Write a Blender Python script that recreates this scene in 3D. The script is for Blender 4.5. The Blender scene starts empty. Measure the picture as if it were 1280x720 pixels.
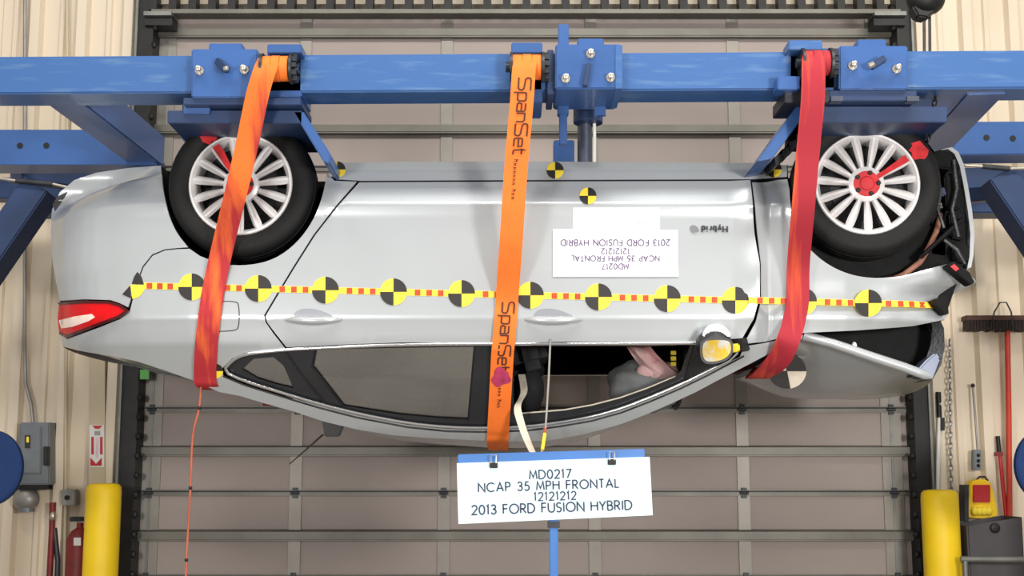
import bpy, bmesh, math, random
from mathutils import Vector, Matrix
from mathutils.geometry import delaunay_2d_cdt

random.seed(7)
SC = bpy.context.scene
COL = SC.collection

# ------------------------------------------------------------------ camera
F = 1600.0                      # focal length in pixels of the 1280x720 frame
TH = math.atan(230.0 / F)       # camera looks slightly up
EYE = Vector((0, 0, 1.4))
cd = bpy.data.cameras.new('camera')
cam = bpy.data.objects.new('camera', cd)
COL.objects.link(cam)
cd.sensor_width = 36.0
cd.lens = F / 1280.0 * 36.0
cam.location = EYE
cam.rotation_euler = (math.pi / 2 + TH, 0, 0)
SC.camera = cam

# ------------------------------------------------------------------ world and lights
w = bpy.data.worlds.new('hall_light')
SC.world = w
w.use_nodes = True
w.node_tree.nodes['Background'].inputs[0].default_value = (1.0, 0.97, 0.93, 1)
w.node_tree.nodes['Background'].inputs[1].default_value = 0.46


def area(name, loc, target, sx, sy, power, col=(1, 1, 1)):
    l = bpy.data.lights.new(name, 'AREA')
    l.shape = 'RECTANGLE'
    l.size = sx
    l.size_y = sy
    l.energy = power
    l.color = col
    o = bpy.data.objects.new(name, l)
    COL.objects.link(o)
    o.location = loc
    d = Vector(target) - Vector(loc)
    o.rotation_euler = d.to_track_quat('-Z', 'Y').to_euler()
    return o


area('ceiling_lamp_row', (-2.6, 3.2, 6.2), (-1.4, 6, 2.0), 2.4, 0.5, 70, (1, 0.95, 0.88))
area('ceiling_lamp_row.001', (0.3, 2.8, 6.2), (0.3, 6, 2.0), 2.4, 0.5, 110, (1, 0.97, 0.93))
area('ceiling_lamp_row.002', (3.2, 3.2, 6.2), (2.2, 6.5, 2.0), 2.4, 0.5, 110, (1, 0.95, 0.86))
area('front_fill', (-2.3, 0.3, 1.9), (-0.8, 6.6, 1.6), 0.7, 0.7, 120, (1, 0.97, 0.94))  # unseen front fill lights, added to brighten the door below the car
area('front_fill.001', (2.6, 0.3, 1.9), (1.4, 6.6, 1.6), 0.7, 0.7, 210, (1, 0.96, 0.92))

vs = SC.view_settings
vs.view_transform = 'Standard'
vs.look = 'None'
vs.gamma = 1.0
vs.use_curve_mapping = False
vs.exposure = 0.08

# ------------------------------------------------------------------ projection helpers (metres)
CT, ST = math.cos(TH), math.sin(TH)


def P(px, py, Y):
    a, b = px - 640.0, 360.0 - py
    dy = F * CT - b * ST
    dz = F * ST + b * CT
    t = Y / dy
    return Vector((a * t, Y, EYE.z + dz * t))


def proj(X, Y, Z):
    dz = Z - EYE.z
    d = Y * CT + dz * ST
    return 640 + F * X / d, 360 - F * (-Y * ST + dz * CT) / d


def lerp_table(tab, x):
    if x <= tab[0][0]:
        return tab[0][1]
    for (a, va), (b, vb) in zip(tab, tab[1:]):
        if x <= b:
            return va + (vb - va) * (x - a) / (b - a)
    return tab[-1][1]


# ------------------------------------------------------------------ materials
def lin(c):
    return tuple(((v / 255.0) / 12.92 if v / 255.0 <= 0.04045 else ((v / 255.0 + 0.055) / 1.055) ** 2.4) for v in c)


MATS = {}


def mat(name, rgb, rough=0.5, metal=0.0, var=0.12, scale=6.0, rgb2=None, coat=0.0, bump=0.0, spec=0.5,
        lo=0.35, hi=0.65, stretch=(1, 1, 1), bscale=None, zgrad=None):
    m = bpy.data.materials.new(name)
    m.use_nodes = True
    nt = m.node_tree
    b = nt.nodes['Principled BSDF']
    b.inputs['Roughness'].default_value = rough
    b.inputs['Metallic'].default_value = metal
    b.inputs['Specular IOR Level'].default_value = spec
    if coat:
        b.inputs['Coat Weight'].default_value = coat
        b.inputs['Coat Roughness'].default_value = 0.05
    c = lin(rgb)
    c1 = tuple(v * (1 - var) for v in c)
    c2 = tuple(min(1, v * (1 + var)) for v in c) if rgb2 is None else lin(rgb2)
    tc = nt.nodes.new('ShaderNodeTexCoord')
    mp = nt.nodes.new('ShaderNodeMapping')
    mp.inputs['Scale'].default_value = stretch
    no = nt.nodes.new('ShaderNodeTexNoise')
    no.inputs['Scale'].default_value = scale
    no.inputs['Detail'].default_value = 5
    ra = nt.nodes.new('ShaderNodeValToRGB')
    ra.color_ramp.elements[0].position = lo
    ra.color_ramp.elements[1].position = hi
    ra.color_ramp.elements[0].color = (*(c1 if rgb2 is None else c), 1)
    ra.color_ramp.elements[1].color = (*c2, 1)
    nt.links.new(tc.outputs['Object'], mp.inputs['Vector'])
    nt.links.new(mp.outputs['Vector'], no.inputs['Vector'])
    if zgrad:                       # stain grows along the strap's own length
        sp = nt.nodes.new('ShaderNodeSeparateXYZ')
        nt.links.new(tc.outputs['Object'], sp.inputs[0])
        ma = nt.nodes.new('ShaderNodeMath')
        ma.operation = 'MULTIPLY_ADD'
        ma.inputs[1].default_value = zgrad[0]
        ma.inputs[2].default_value = zgrad[1]
        nt.links.new(sp.outputs['Z'], ma.inputs[0])
        mb_ = nt.nodes.new('ShaderNodeMath')
        mb_.operation = 'ADD'
        nt.links.new(ma.outputs[0], mb_.inputs[0])
        nt.links.new(no.outputs['Fac'], mb_.inputs[1])
        nt.links.new(mb_.outputs[0], ra.inputs['Fac'])
    else:
        nt.links.new(no.outputs['Fac'], ra.inputs['Fac'])
    nt.links.new(ra.outputs['Color'], b.inputs['Base Color'])
    if bump:
        bn = nt.nodes.new('ShaderNodeTexNoise')
        bn.inputs['Scale'].default_value = bscale or scale * 8
        bu = nt.nodes.new('ShaderNodeBump')
        bu.inputs['Strength'].default_value = bump
        bu.inputs['Distance'].default_value = 0.01
        nt.links.new(mp.outputs['Vector'], bn.inputs['Vector'])
        nt.links.new(bn.outputs['Fac'], bu.inputs['Height'])
        nt.links.new(bu.outputs['Normal'], b.inputs['Normal'])
    MATS[name] = m
    return m


def glass_mat(name, tint, gloss=0.12, rough=0.02):
    m = bpy.data.materials.new(name)
    m.use_nodes = True
    nt = m.node_tree
    nt.nodes.remove(nt.nodes['Principled BSDF'])
    tr = nt.nodes.new('ShaderNodeBsdfTransparent')
    tr.inputs[0].default_value = (*lin(tint), 1)
    gl = nt.nodes.new('ShaderNodeBsdfGlossy')
    gl.inputs['Roughness'].default_value = rough
    fr = nt.nodes.new('ShaderNodeFresnel')
    fr.inputs[0].default_value = 1.5
    mx = nt.nodes.new('ShaderNodeMixShader')
    ad = nt.nodes.new('ShaderNodeMath')
    ad.operation = 'ADD'
    ad.inputs[1].default_value = gloss
    nt.links.new(fr.outputs[0], ad.inputs[0])
    nt.links.new(ad.outputs[0], mx.inputs[0])
    nt.links.new(tr.outputs[0], mx.inputs[1])
    nt.links.new(gl.outputs[0], mx.inputs[2])
    nt.links.new(mx.outputs[0], nt.nodes['Material Output'].inputs[0])
    MATS[name] = m
    return m


mat('silver_paint', (184, 189, 192), 0.30, 0.35, 0.02, 3, coat=0.35)
mat('crumpled_paint', (184, 189, 192), 0.32, 0.35, 0.03, 3, coat=0.35, bump=0.06, bscale=9)
mat('black_trim', (22, 22, 24), 0.45, 0, 0.2, 8)
mat('frit_black', (40, 41, 44), 0.25, 0, 0.1, 5)
mat('interior_black', (20, 20, 22), 0.9, 0, 0.3, 10, bump=0.2, spec=0.1)
mat('engine_black', (15, 15, 16), 0.6, 0, 0.4, 14, bump=0.15, spec=0.15)
mat('engine_grey', (70, 72, 74), 0.4, 0.5, 0.4, 14, bump=0.4)
mat('chrome', (225, 226, 228), 0.15, 1.0, 0.02, 4)
mat('rubber', (22, 22, 23), 0.65, 0, 0.15, 12, bump=0.1, spec=0.25)
mat('alloy', (228, 226, 226), 0.3, 0.15, 0.05, 8, coat=0.3)
mat('wheel_dark', (40, 40, 42), 0.6, 0.2, 0.3, 10)
mat('red_paint', (205, 40, 48), 0.6, 0, 0.15, 10)
mat('red_chalk', (196, 44, 50), 0.9, 0, 0.25, 18)
mat('lamp_red', (206, 10, 18), 0.25, 0, 0.15, 12, spec=0.3)
mat('lamp_clear_glint', (252, 226, 214), 0.12, 0.1, 0.08, 25, coat=0.8)  # clear lens, pale so that its colour carries the glint
mat('lamp_edge', (70, 8, 12), 0.2, 0, 0.1, 9)
mat('marker_yellow', (250, 222, 62), 0.55, 0, 0.03, 6)
mat('marker_black', (36, 33, 32), 0.55, 0, 0.08, 6)
mat('marker_red', (186, 66, 30), 0.6, 0, 0.1, 12)
mat('paper', (250, 246, 250), 0.7, 0, 0.01, 4)
mat('ink', (96, 84, 116), 0.7, 0, 0.1, 30)
mat('faint_ink', (214, 190, 200), 0.7, 0, 0.1, 30)
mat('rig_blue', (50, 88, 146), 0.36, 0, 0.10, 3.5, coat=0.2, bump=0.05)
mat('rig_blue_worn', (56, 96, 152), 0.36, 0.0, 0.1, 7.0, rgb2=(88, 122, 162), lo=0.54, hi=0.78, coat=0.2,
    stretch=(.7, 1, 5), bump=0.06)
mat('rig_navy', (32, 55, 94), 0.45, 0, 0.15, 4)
mat('plate_navy', (30, 54, 98), 0.75, 0, 0.1, 4, spec=0.2)
mat('handle_shade', (150, 153, 160), 0.35, 0.3, 0.03, 6)  # darker grey that paints the shade behind the door handles
mat('steel_bolt', (190, 184, 172), 0.35, 0.8, 0.1, 20)
mat('steel_dark', (58, 60, 64), 0.45, 0.6, 0.25, 14)
mat('cylinder_grey', (92, 98, 112), 0.35, 0.6, 0.1, 8)
mat('strap_orange', (250, 122, 40), 0.75, 0, 0.05, 12, bump=0.25, bscale=260)
mat('strap_stained', (248, 118, 40), 0.75, 0, 0.05, 2.2, rgb2=(176, 38, 46), lo=0.44, hi=0.62, bump=0.25, bscale=260,
    stretch=(6, 1, 1.0), zgrad=(-.22, -.15))
mat('strap_red', (216, 84, 38), 0.75, 0, 0.05, 2.4, rgb2=(166, 34, 50), lo=0.36, hi=0.52, bump=0.25, bscale=260,
    stretch=(9, 1, 0.5))
mat('strap_ink', (78, 40, 26), 0.8, 0, 0.1, 30)
mat('stain_purple', (176, 52, 92), 0.8, 0, 0.25, 26)
mat('webbing_beige', (214, 204, 186), 0.8, 0, 0.06, 20, bump=0.2)
mat('cord_grey', (170, 168, 160), 0.7, 0, 0.1, 20)
mat('cord_orange', (176, 92, 66), 0.7, 0, 0.15, 12)
mat('sign_white', (208, 234, 238), 0.6, 0, 0.01, 4)
mat('sign_ink', (46, 52, 82), 0.6, 0, 0.1, 20)
mat('sign_blue', (62, 112, 178), 0.4, 0, 0.06, 6)
mat('door_skin', (160, 148, 142), 0.6, 0, 0.04, 1.6, bump=0.03)
mat('door_steel', (140, 135, 127), 0.45, 0.3, 0.10, 5)
mat('door_strut', (108, 106, 98), 0.45, 0.35, 0.12, 5)
mat('track_black', (24, 24, 24), 0.5, 0.2, 0.3, 12)
mat('track_grey', (120, 122, 118), 0.45, 0.5, 0.15, 10)
mat('siding', (222, 208, 186), 0.5, 0, 0.03, 0.8)
mat('siding_cap', (196, 182, 154), 0.55, 0, 0.08, 2)
mat('floor_concrete', (136, 130, 122), 0.5, 0, 0.12, 1.5, bump=0.1)
mat('bollard_yellow', (252, 210, 14), 0.5, 0, 0.06, 5, bump=0.03)
mat('box_grey', (112, 118, 122), 0.45, 0.2, 0.08, 8)
mat('conduit_grey', (150, 148, 144), 0.45, 0.5, 0.1, 8)
mat('white_plastic', (222, 222, 218), 0.5, 0, 0.05, 8)
mat('safety_red', (190, 30, 36), 0.45, 0, 0.08, 10)
mat('dark_red', (120, 26, 26), 0.5, 0, 0.2, 10)
mat('wood_red', (196, 60, 40), 0.55, 0, 0.1, 9)
mat('broom_dark', (44, 30, 26), 0.7, 0, 0.25, 30, bump=0.5)
mat('wood_brown', (84, 50, 38), 0.6, 0, 0.2, 12, stretch=(1, 6, 6))
mat('bin_grey', (70, 66, 70), 0.55, 0, 0.1, 6)
mat('green_tag', (96, 176, 84), 0.5, 0, 0.1, 8)
mat('airbag_grey', (112, 114, 114), 0.85, 0, 0.2, 9, bump=0.3, bscale=18)
mat('airbag_pink', (206, 168, 166), 0.85, 0, 0.12, 9, bump=0.3, bscale=22)
mat('mirror_reflection', (226, 190, 70), 0.12, 0.9, 0.1, 22, rgb2=(214, 214, 206), lo=0.42, hi=0.6)  # yellow reflection painted into the mirror colour
mat('hose_brown', (150, 104, 84), 0.6, 0, 0.15, 12)
mat('seat_cloth', (30, 30, 32), 0.9, 0, 0.2, 12, bump=0.2)
glass_mat('window_glass', (250, 252, 252), 0.32)
glass_mat('windshield_glass', (196, 210, 202), 0.16)


# ------------------------------------------------------------------ object helpers
def wloc(o):
    v = Vector((0, 0, 0))
    while o is not None:
        v = v + o.location
        o = o.parent
    return v


def tag(o, label=None, cat=None, group=None, kind=None):
    if label:
        o['label'] = label
    if cat:
        o['category'] = cat
    if group:
        o['group'] = group
    if kind:
        o['kind'] = kind
    return o


def empty(name, loc, label=None, cat=None, group=None, kind=None):
    o = bpy.data.objects.new(name, None)
    COL.objects.link(o)
    o.location = loc
    o.empty_display_size = 0.1
    return tag(o, label, cat, group, kind)


class MB:
    """collects world-space geometry and links it as one mesh object"""

    def __init__(self):
        self.v = []
        self.f = []
        self.mi = []

    def add(self, vs, fs):
        n = len(self.v)
        self.v += [Vector(a) for a in vs]
        self.f += [tuple(i + n for i in f) for f in fs]
        return self

    def box(self, x0, x1, y0, y1, z0, z1, rot=None, piv=None):
        vs = [Vector((x, y, z)) for x in (x0, x1) for y in (y0, y1) for z in (z0, z1)]
        if rot is not None:
            p = Vector(piv) if piv is not None else Vector(((x0 + x1) / 2, (y0 + y1) / 2, (z0 + z1) / 2))
            vs = [p + rot @ (a - p) for a in vs]
        return self.add(vs, [(0, 1, 3, 2), (4, 6, 7, 5), (0, 4, 5, 1), (2, 3, 7, 6), (0, 2, 6, 4), (1, 5, 7, 3)])

    def bar(self, a, b, wx, wy, up=Vector((0, 0, 1))):
        a, b = Vector(a), Vector(b)
        d = (b - a).normalized()
        s = d.cross(up)
        if s.length < 1e-4:
            s = d.cross(Vector((0, 1, 0)))
        s.normalize()
        u = s.cross(d).normalized()
        vs = []
        for p in (a, b):
            for i, j in ((-1, -1), (1, -1), (1, 1), (-1, 1)):
                vs.append(p + s * (i * wx / 2) + u * (j * wy / 2))
        return self.add(vs, [(0, 1, 2, 3), (7, 6, 5, 4), (0, 4, 5, 1), (1, 5, 6, 2), (2, 6, 7, 3), (3, 7, 4, 0)])

    def tube(self, pts, r, n=8, cap=True):
        pts = [Vector(p) for p in pts]
        rs = r if isinstance(r, (list, tuple)) else [r] * len(pts)
        vs, fs = [], []
        prev = None
        for i, p in enumerate(pts):
            d = (pts[min(i + 1, len(pts) - 1)] - pts[max(i - 1, 0)]).normalized()
            if prev is None:
                s = d.cross(Vector((0.13, 0.3, 0.94)))
                if s.length < 1e-3:
                    s = d.cross(Vector((1, 0, 0)))
                s.normalize()
            else:
                s = (prev - d * prev.dot(d)).normalized()
            prev = s
            u = d.cross(s)
            for k in range(n):
                a = 2 * math.pi * k / n
                vs.append(p + (s * math.cos(a) + u * math.sin(a)) * rs[i])
        for i in range(len(pts) - 1):
            for k in range(n):
                fs.append((i * n + k, i * n + (k + 1) % n, (i + 1) * n + (k + 1) % n, (i + 1) * n + k))
        if cap:
            fs.append(tuple(range(n - 1, -1, -1)))
            fs.append(tuple((len(pts) - 1) * n + k for k in range(n)))
        return self.add(vs, fs)

    def lathe(self, prof, c, axis, n=24, cap=False):
        c = Vector(c)
        ax = Vector(axis).normalized()
        s = ax.orthogonal().normalized()
        u = ax.cross(s)
        vs, fs = [], []
        for r, h in prof:
            for k in range(n):
                a = 2 * math.pi * k / n
                vs.append(c + ax * h + (s * math.cos(a) + u * math.sin(a)) * r)
        m = len(prof)
        for i in range(m - 1):
            for k in range(n):
                fs.append((i * n + k, i * n + (k + 1) % n, (i + 1) * n + (k + 1) % n, (i + 1) * n + k))
        if cap:
            fs.append(tuple(range(n - 1, -1, -1)))
            fs.append(tuple((m - 1) * n + k for k in range(n)))
        return self.add(vs, fs)

    def prism(self, pts, d):
        """polygon of world points pushed along the vector d"""
        n = len(pts)
        d = Vector(d)
        vs = [Vector(p) for p in pts] + [Vector(p) + d for p in pts]
        fs = [tuple(range(n)), tuple(range(2 * n - 1, n - 1, -1))]
        for i in range(n):
            j = (i + 1) % n
            fs.append((i, i + n, j + n, j))
        return self.add(vs, fs)

    def prism_px(self, pix, Y, depth):
        return self.prism([P(x, y, Y) for x, y in pix], (0, depth, 0))

    def ball(self, c, r, nu=14, nv=9):
        c = Vector(c)
        rx, ry, rz = (r, r, r) if not isinstance(r, (tuple, list)) else r
        vs, fs = [], []
        for j in range(1, nv):
            t = math.pi * j / nv
            for i in range(nu):
                a = 2 * math.pi * i / nu
                vs.append(c + Vector((rx * math.sin(t) * math.cos(a), ry * math.sin(t) * math.sin(a), rz * math.cos(t))))
        vs.append(c + Vector((0, 0, rz)))
        vs.append(c - Vector((0, 0, rz)))
        for j in range(nv - 2):
            for i in range(nu):
                k = (i + 1) % nu
                fs.append((j * nu + i, (j + 1) * nu + i, (j + 1) * nu + k, j * nu + k))
        T, B = len(vs) - 2, len(vs) - 1
        for i in range(nu):
            k = (i + 1) % nu
            fs.append((T, i, k))
            fs.append((B, (nv - 2) * nu + k, (nv - 2) * nu + i))
        return self.add(vs, fs)

    def build(self, name, m, parent=None, smooth=None, bevel=0.0, origin=None, fix=True, local=False):
        base = Vector((0, 0, 0)) if local else wloc(parent) if parent is not None else Vector((0, 0, 0))
        loc = Vector((0, 0, 0))
        if origin is not None:
            loc = Vector(origin) - base
            base = Vector(origin)
        me = bpy.data.meshes.new(name)
        me.from_pydata([tuple(a - base) for a in self.v], [], self.f)
        me.materials.append(MATS[m])
        if fix or bevel:
            bm = bmesh.new()
            bm.from_mesh(me)
            if bevel:
                bmesh.ops.remove_doubles(bm, verts=bm.verts, dist=1e-5)
            if fix:
                bmesh.ops.recalc_face_normals(bm, faces=bm.faces)
            if bevel:
                es = [e for e in bm.edges if len(e.link_faces) == 2 and e.calc_face_angle(0) > 0.6]
                bmesh.ops.bevel(bm, geom=es, offset=bevel, segments=2, affect='EDGES', clamp_overlap=True)
            bm.to_mesh(me)
            bm.free()
        if smooth is not None:
            me.shade_smooth()
            me.set_sharp_from_angle(angle=math.radians(smooth))
        o = bpy.data.objects.new(name, me)
        COL.objects.link(o)
        o.location = loc
        if parent is not None:
            o.parent = parent
        return o


def boxpx(x0, x1, y0, y1, Y, depth):
    return MB().prism_px([(x0, y0), (x1, y0), (x1, y1), (x0, y1)], Y, depth)


def copy_tree(o, parent=None, name=None):
    c = o.copy()
    COL.objects.link(c)
    c.parent = parent
    for ch in [k for k in bpy.data.objects if k.parent == o and k != c]:
        copy_tree(ch, c)
    return c


# ------------------------------------------------------------------ stroke lettering
def arc(cx, cy, rx, ry, a0, a1, n=10):
    return [(cx + rx * math.cos(math.radians(a0 + (a1 - a0) * i / n)), cy + ry * math.sin(math.radians(a0 + (a1 - a0) * i / n)))
            for i in range(n + 1)]


GL = {
    'M': (.86, [[(0, 0), (.1, 1), (.43, .18), (.76, 1), (.86, 0)]]),
    'D': (.74, [[(0, 0), (0, 1), (.24, 1)] + arc(.24, .5, .5, .5, 90, -90) + [(0, 0)]]),
    '0': (.6, [arc(.3, .5, .3, .5, 0, 360, 18)]),
    'O': (.98, [arc(.49, .5, .49, .5, 0, 360, 20)]),
    'C': (.86, [arc(.49, .5, .49, .5, 45, 315, 16)]),
    '2': (.58, [arc(.29, .72, .28, .28, 165, -25, 10) + [(.02, 0), (.58, 0)]]),
    '1': (.26, [[(0, .84), (.16, 1), (.16, 0)]]),
    '7': (.56, [[(0, 1), (.56, 1), (.14, 0)]]),
    'N': (.74, [[(0, 0), (0, 1), (.74, 0), (.74, 1)]]),
    'A': (.8, [[(0, 0), (.4, 1), (.8, 0)], [(.14, .34), (.66, .34)]]),
    'P': (.54, [[(0, 0), (0, 1), (.27, 1)] + arc(.27, .74, .26, .26, 90, -90, 8) + [(0, .48)]]),
    '3': (.54, [arc(.26, .76, .24, .24, 160, -90, 9) + arc(.26, .27, .27, .27, 90, -160, 10)]),
    '5': (.56, [[(.5, 1), (.16, 1), (.08, .58)] + arc(.26, .31, .29, .31, 125, -150, 10)]),
    'H': (.7, [[(0, 0), (0, 1)], [(.7, 0), (.7, 1)], [(0, .54), (.7, .54)]]),
    'F': (.48, [[(0, 0), (0, 1), (.48, 1)], [(0, .54), (.46, .54)]]),
    'R': (.58, [[(0, 0), (0, 1), (.27, 1)] + arc(.27, .74, .26, .26, 90, -90, 8) + [(0, .48)], [(.22, .48), (.58, 0)]]),
    'T': (.54, [[(0, 1), (.54, 1)], [(.27, 1), (.27, 0)]]),
    'L': (.44, [[(0, 1), (0, 0), (.44, 0)]]),
    'U': (.68, [[(0, 1), (0, .34)] + arc(.34, .34, .34, .34, 180, 360, 10) + [(.68, 1)]]),
    'S': (.52, [arc(.27, .75, .24, .25, 30, 270, 10) + arc(.25, .25, .26, .25, 90, -150, 10)]),
    'I': (.1, [[(.05, 0), (.05, 1)]]),
    'Y': (.66, [[(0, 1), (.33, .46), (.66, 1)], [(.33, .46), (.33, 0)]]),
    'B': (.56, [[(0, 0), (0, 1), (.26, 1)] + arc(.26, .77, .23, .23, 90, -90, 8) + [(0, .54)],
                [(.26, .54)] + arc(.28, .27, .27, .27, 90, -90, 8) + [(0, 0)]]),
    ' ': (.34, []), '-': (.3, [[(0, .45), (.3, .45)]]),
    'h': (.7, [[(0, 0), (0, 1)], [(.7, 0), (.7, 1)], [(0, .54), (.7, .54)]]),
    'y': (.5, [[(0, .66), (.25, 0)], [(.5, .66), (.16, -.28)]]),
    'b': (.5, [[(0, 1), (0, 0)], arc(.25, .32, .25, .32, 0, 360, 12)]),
    'r': (.32, [[(0, 0), (0, .66)], arc(.2, .4, .2, .25, 170, 70, 5)]),
    'i': (.06, [[(.03, 0), (.03, .66)], [(.03, .86), (.03, .94)]]),
    'd': (.5, [[(.5, 1), (.5, 0)], arc(.25, .32, .25, .32, 0, 360, 12)]),
    # squared lettering of the lifting strap
    'sS': (1.05, [[(1.05, 1), (.2, 1), (.05, .92), (.02, .7), (.14, .56), (.86, .46), (1.0, .34), (.96, .1), (.84, 0), (0, 0)]]),
    'sp': (.7, [[(0, -.34), (.04, .68)], [(.02, .68), (.6, .68), (.7, .55), (.68, .12), (.58, 0), (.02, 0)]]),
    'sa': (.7, [[(.05, .68), (.6, .68), (.7, .56), (.68, 0), (.1, 0), (0, .12), (.08, .36), (.68, .36)]]),
    'sn': (.7, [[(0, 0), (.02, .68), (.58, .68), (.7, .54), (.68, 0)]]),
    'se': (.7, [[(.02, .36), (.68, .36), (.68, .58), (.6, .68), (.1, .68), (0, .56), (0, .1), (.1, 0), (.66, 0)]]),
    'st': (.5, [[(.12, 1), (.12, .1), (.22, 0), (.5, 0)], [(0, .68), (.48, .68)]]),
}


def glyph_parts(chars, height, stroke, mapf, m, parent, gap=.2, align='c', thick=.0015):
    total = sum(GL[c][0] + gap for c in chars) - gap
    x0 = -total / 2 if align == 'c' else 0
    for c in chars:
        if GL[c][1]:
            def f(x, y, o, dx=x0 * height):
                return mapf(x + dx, y, o)
            text_geo([c], height, stroke, f, 0, 'l', 0.0, thick).build('letter', m, parent)
        x0 += GL[c][0] + gap


def text_geo(chars, height, stroke, mapf, gap=.2, align='c', lift=0.0, thick=0.0015):
    """list of glyph keys -> MB; mapf(x, y, out) gives a world point for flat text coordinates"""
    total = sum(GL[c][0] + gap for c in chars) - gap
    x0 = -total / 2 if align == 'c' else 0
    mb = MB()
    for c in chars:
        wd, strokes = GL[c]
        for pl in strokes:
            pts = []
            for a, b in zip(pl, pl[1:]):
                L = math.hypot(b[0] - a[0], b[1] - a[1])
                k = max(1, int(L / .5))
                for i in range(k):
                    pts.append((a[0] + (b[0] - a[0]) * i / k, a[1] + (b[1] - a[1]) * i / k))
            pts.append(pl[-1])
            hw = stroke / 2
            Ls, Rs = [], []
            for i, p in enumerate(pts):
                a = pts[max(0, i - 1)]
                b = pts[min(len(pts) - 1, i + 1)]
                d1 = Vector((p[0] - a[0], p[1] - a[1]))
                d2 = Vector((b[0] - p[0], b[1] - p[1]))
                d1 = d1.normalized() if d1.length > 1e-9 else d2.normalized()
                d2 = d2.normalized() if d2.length > 1e-9 else d1
                t = d1 + d2
                t = t.normalized() if t.length > 1e-6 else d1
                n = Vector((-t.y, t.x))
                k = 1 / max(.45, n.dot(Vector((-d1.y, d1.x))))
                Ls.append((p[0] + n.x * hw * k, p[1] + n.y * hw * k))
                Rs.append((p[0] - n.x * hw * k, p[1] - n.y * hw * k))
            vs = []
            for a, b in zip(Ls, Rs):
                for q in (a, b):
                    for o in (0, thick):
                        vs.append(mapf((x0 + q[0]) * height, q[1] * height, o + lift))
            fs = []
            for i in range(len(pts) - 1):
                a, b = i * 4, i * 4 + 4
                fs += [(a + 1, b + 1, b + 3, a + 3), (a, a + 2, b + 2, b), (a, b, b + 1, a + 1), (a + 2, a + 3, b + 3, b + 2)]
            fs += [(0, 1, 3, 2), (len(vs) - 4, len(vs) - 2, len(vs) - 1, len(vs) - 3)]
            mb.add(vs, fs)
        x0 += wd + gap
    return mb


# ================================================================== THE SETTING
YD = 8.15        # inner face of the overhead door
YW = 8.08        # wall plane
floor = MB().box(-7, 7, -1.5, 9.0, -0.2, 0).build('floor', 'floor_concrete')
tag(floor, 'grey concrete workshop floor', None, None, 'structure')

XL = P(163, 600, YW).x
XR = P(1149, 600, YW).x
ZT = P(640, 12, YD).z


def siding(name, xa, xb, side):
    root = MB().box(min(xa, xb), max(xa, xb), YW + 0.04, YW + 0.16, 0, 6.2).build(name, 'siding_cap')
    tag(root, 'cream ribbed steel wall beside the overhead door, ' + side, None, None, 'structure')
    wd = 0.915
    k = 0
    x = xa
    sg = 1 if xb > xa else -1
    while abs(x - xa) < abs(xb - xa) - 0.05:
        prof = [(0, 0)]
        for r in range(3):
            o = r * wd / 3
            prof += [(o + .03, 0), (o + .045, -.055), (o + .105, -.055), (o + .12, 0), (o + .19, 0), (o + .198, -.022),
                     (o + .225, -.022), (o + .233, 0)]
        prof.append((wd - 0.002, 0))
        n = len(prof)
        vs = [(x + sg * a, YW + b, z) for z in (0.0, 6.2) for a, b in prof]
        vs += [(x + sg * a, YW + b + 0.006, z) for z in (0.0, 6.2) for a, b in prof]
        fs = []
        for i in range(n - 1):
            fs.append((i, i + 1, n + i + 1, n + i))
            fs.append((2 * n + i, 3 * n + i, 3 * n + i + 1, 2 * n + i + 1))
            fs.append((i, 2 * n + i, 2 * n + i + 1, i + 1))
            fs.append((n + i, n + i + 1, 3 * n + i + 1, 3 * n + i))
        MB().add(vs, fs).build('siding_panel', 'siding', root)
        x += sg * wd
        k += 1
    # screw heads of the panels
    return root


wl = siding('wall_left', XL - 0.05, XL - 0.05 - 0.915 * 4, 'left of the door')
wr = siding('wall_right', XR + 0.05, XR + 0.05 + 0.915 * 4, 'right of the door')
# header above the door
hd = MB().box(XL - .05, XR + .05, YW + 0.02, YW + 0.16, ZT + 0.02, 6.2).build('wall_header', 'siding')
tag(hd, 'cream wall strip above the overhead door', None, None, 'structure')
HY = YW - .11
for i in range(38):
    xx = P(186 + i * 24.6, 8, HY).x
    MB().box(xx, xx + 0.05, HY, HY + .1, P(640, 12, HY).z, P(640, 12, HY).z + 0.30).build('header_bar', 'track_black', hd)
MB().box(P(190, 8, HY).x, P(1125, 8, HY).x, HY - .01, HY + .1, P(640, 17, HY).z, P(640, 12, HY).z).build('header_rail', 'door_strut', hd)

# overhead sectional door
door = empty('door_1', (0, YD, 0), 'beige sectional overhead door with grey stiles and struts behind the car', None, None, 'structure')
DX0, DX1 = P(176, 600, YD).x, P(1138, 600, YD).x
seams = [ZT]
z = P(640, 512, YD).z
hs = P(640, 512, YD).z - P(640, 616, YD).z
zz = z
while zz + hs < ZT - 0.1:
    zz += hs
zs = [zz - i * hs for i in range(12) if zz - i * hs > 0.12]
seams = [ZT] + zs + [0.0]
for a, b in zip(seams, seams[1:]):
    MB().box(DX0, DX1, YD, YD + 0.05, b + 0.006, a - 0.006).build('door_section', 'door_skin', door, bevel=0.004)
MB().box(DX0, DX1, YD + .03, YD + .06, 0.0, ZT).build('door_backing', 'track_black', door)
sx = [P(x, 600, YD).x for x in (188, 370, 555, 743, 929, 1116)]
hw_ = [.07, .042, .042, .042, .042, .07]
for a, b in zip(seams, seams[1:]):
    for i, x in enumerate(sx):
        MB().box(x - hw_[i] * .9, x + hw_[i] * .9, YD - 0.012, YD, b + 0.012, a - 0.012).build('door_stile', 'door_steel', door)
        if i in (0, 5):
            MB().box(x - .008, x + .008, YD - 0.018, YD - .012, b + 0.02, a - 0.02).build('stile_rib', 'track_grey', door)
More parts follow.
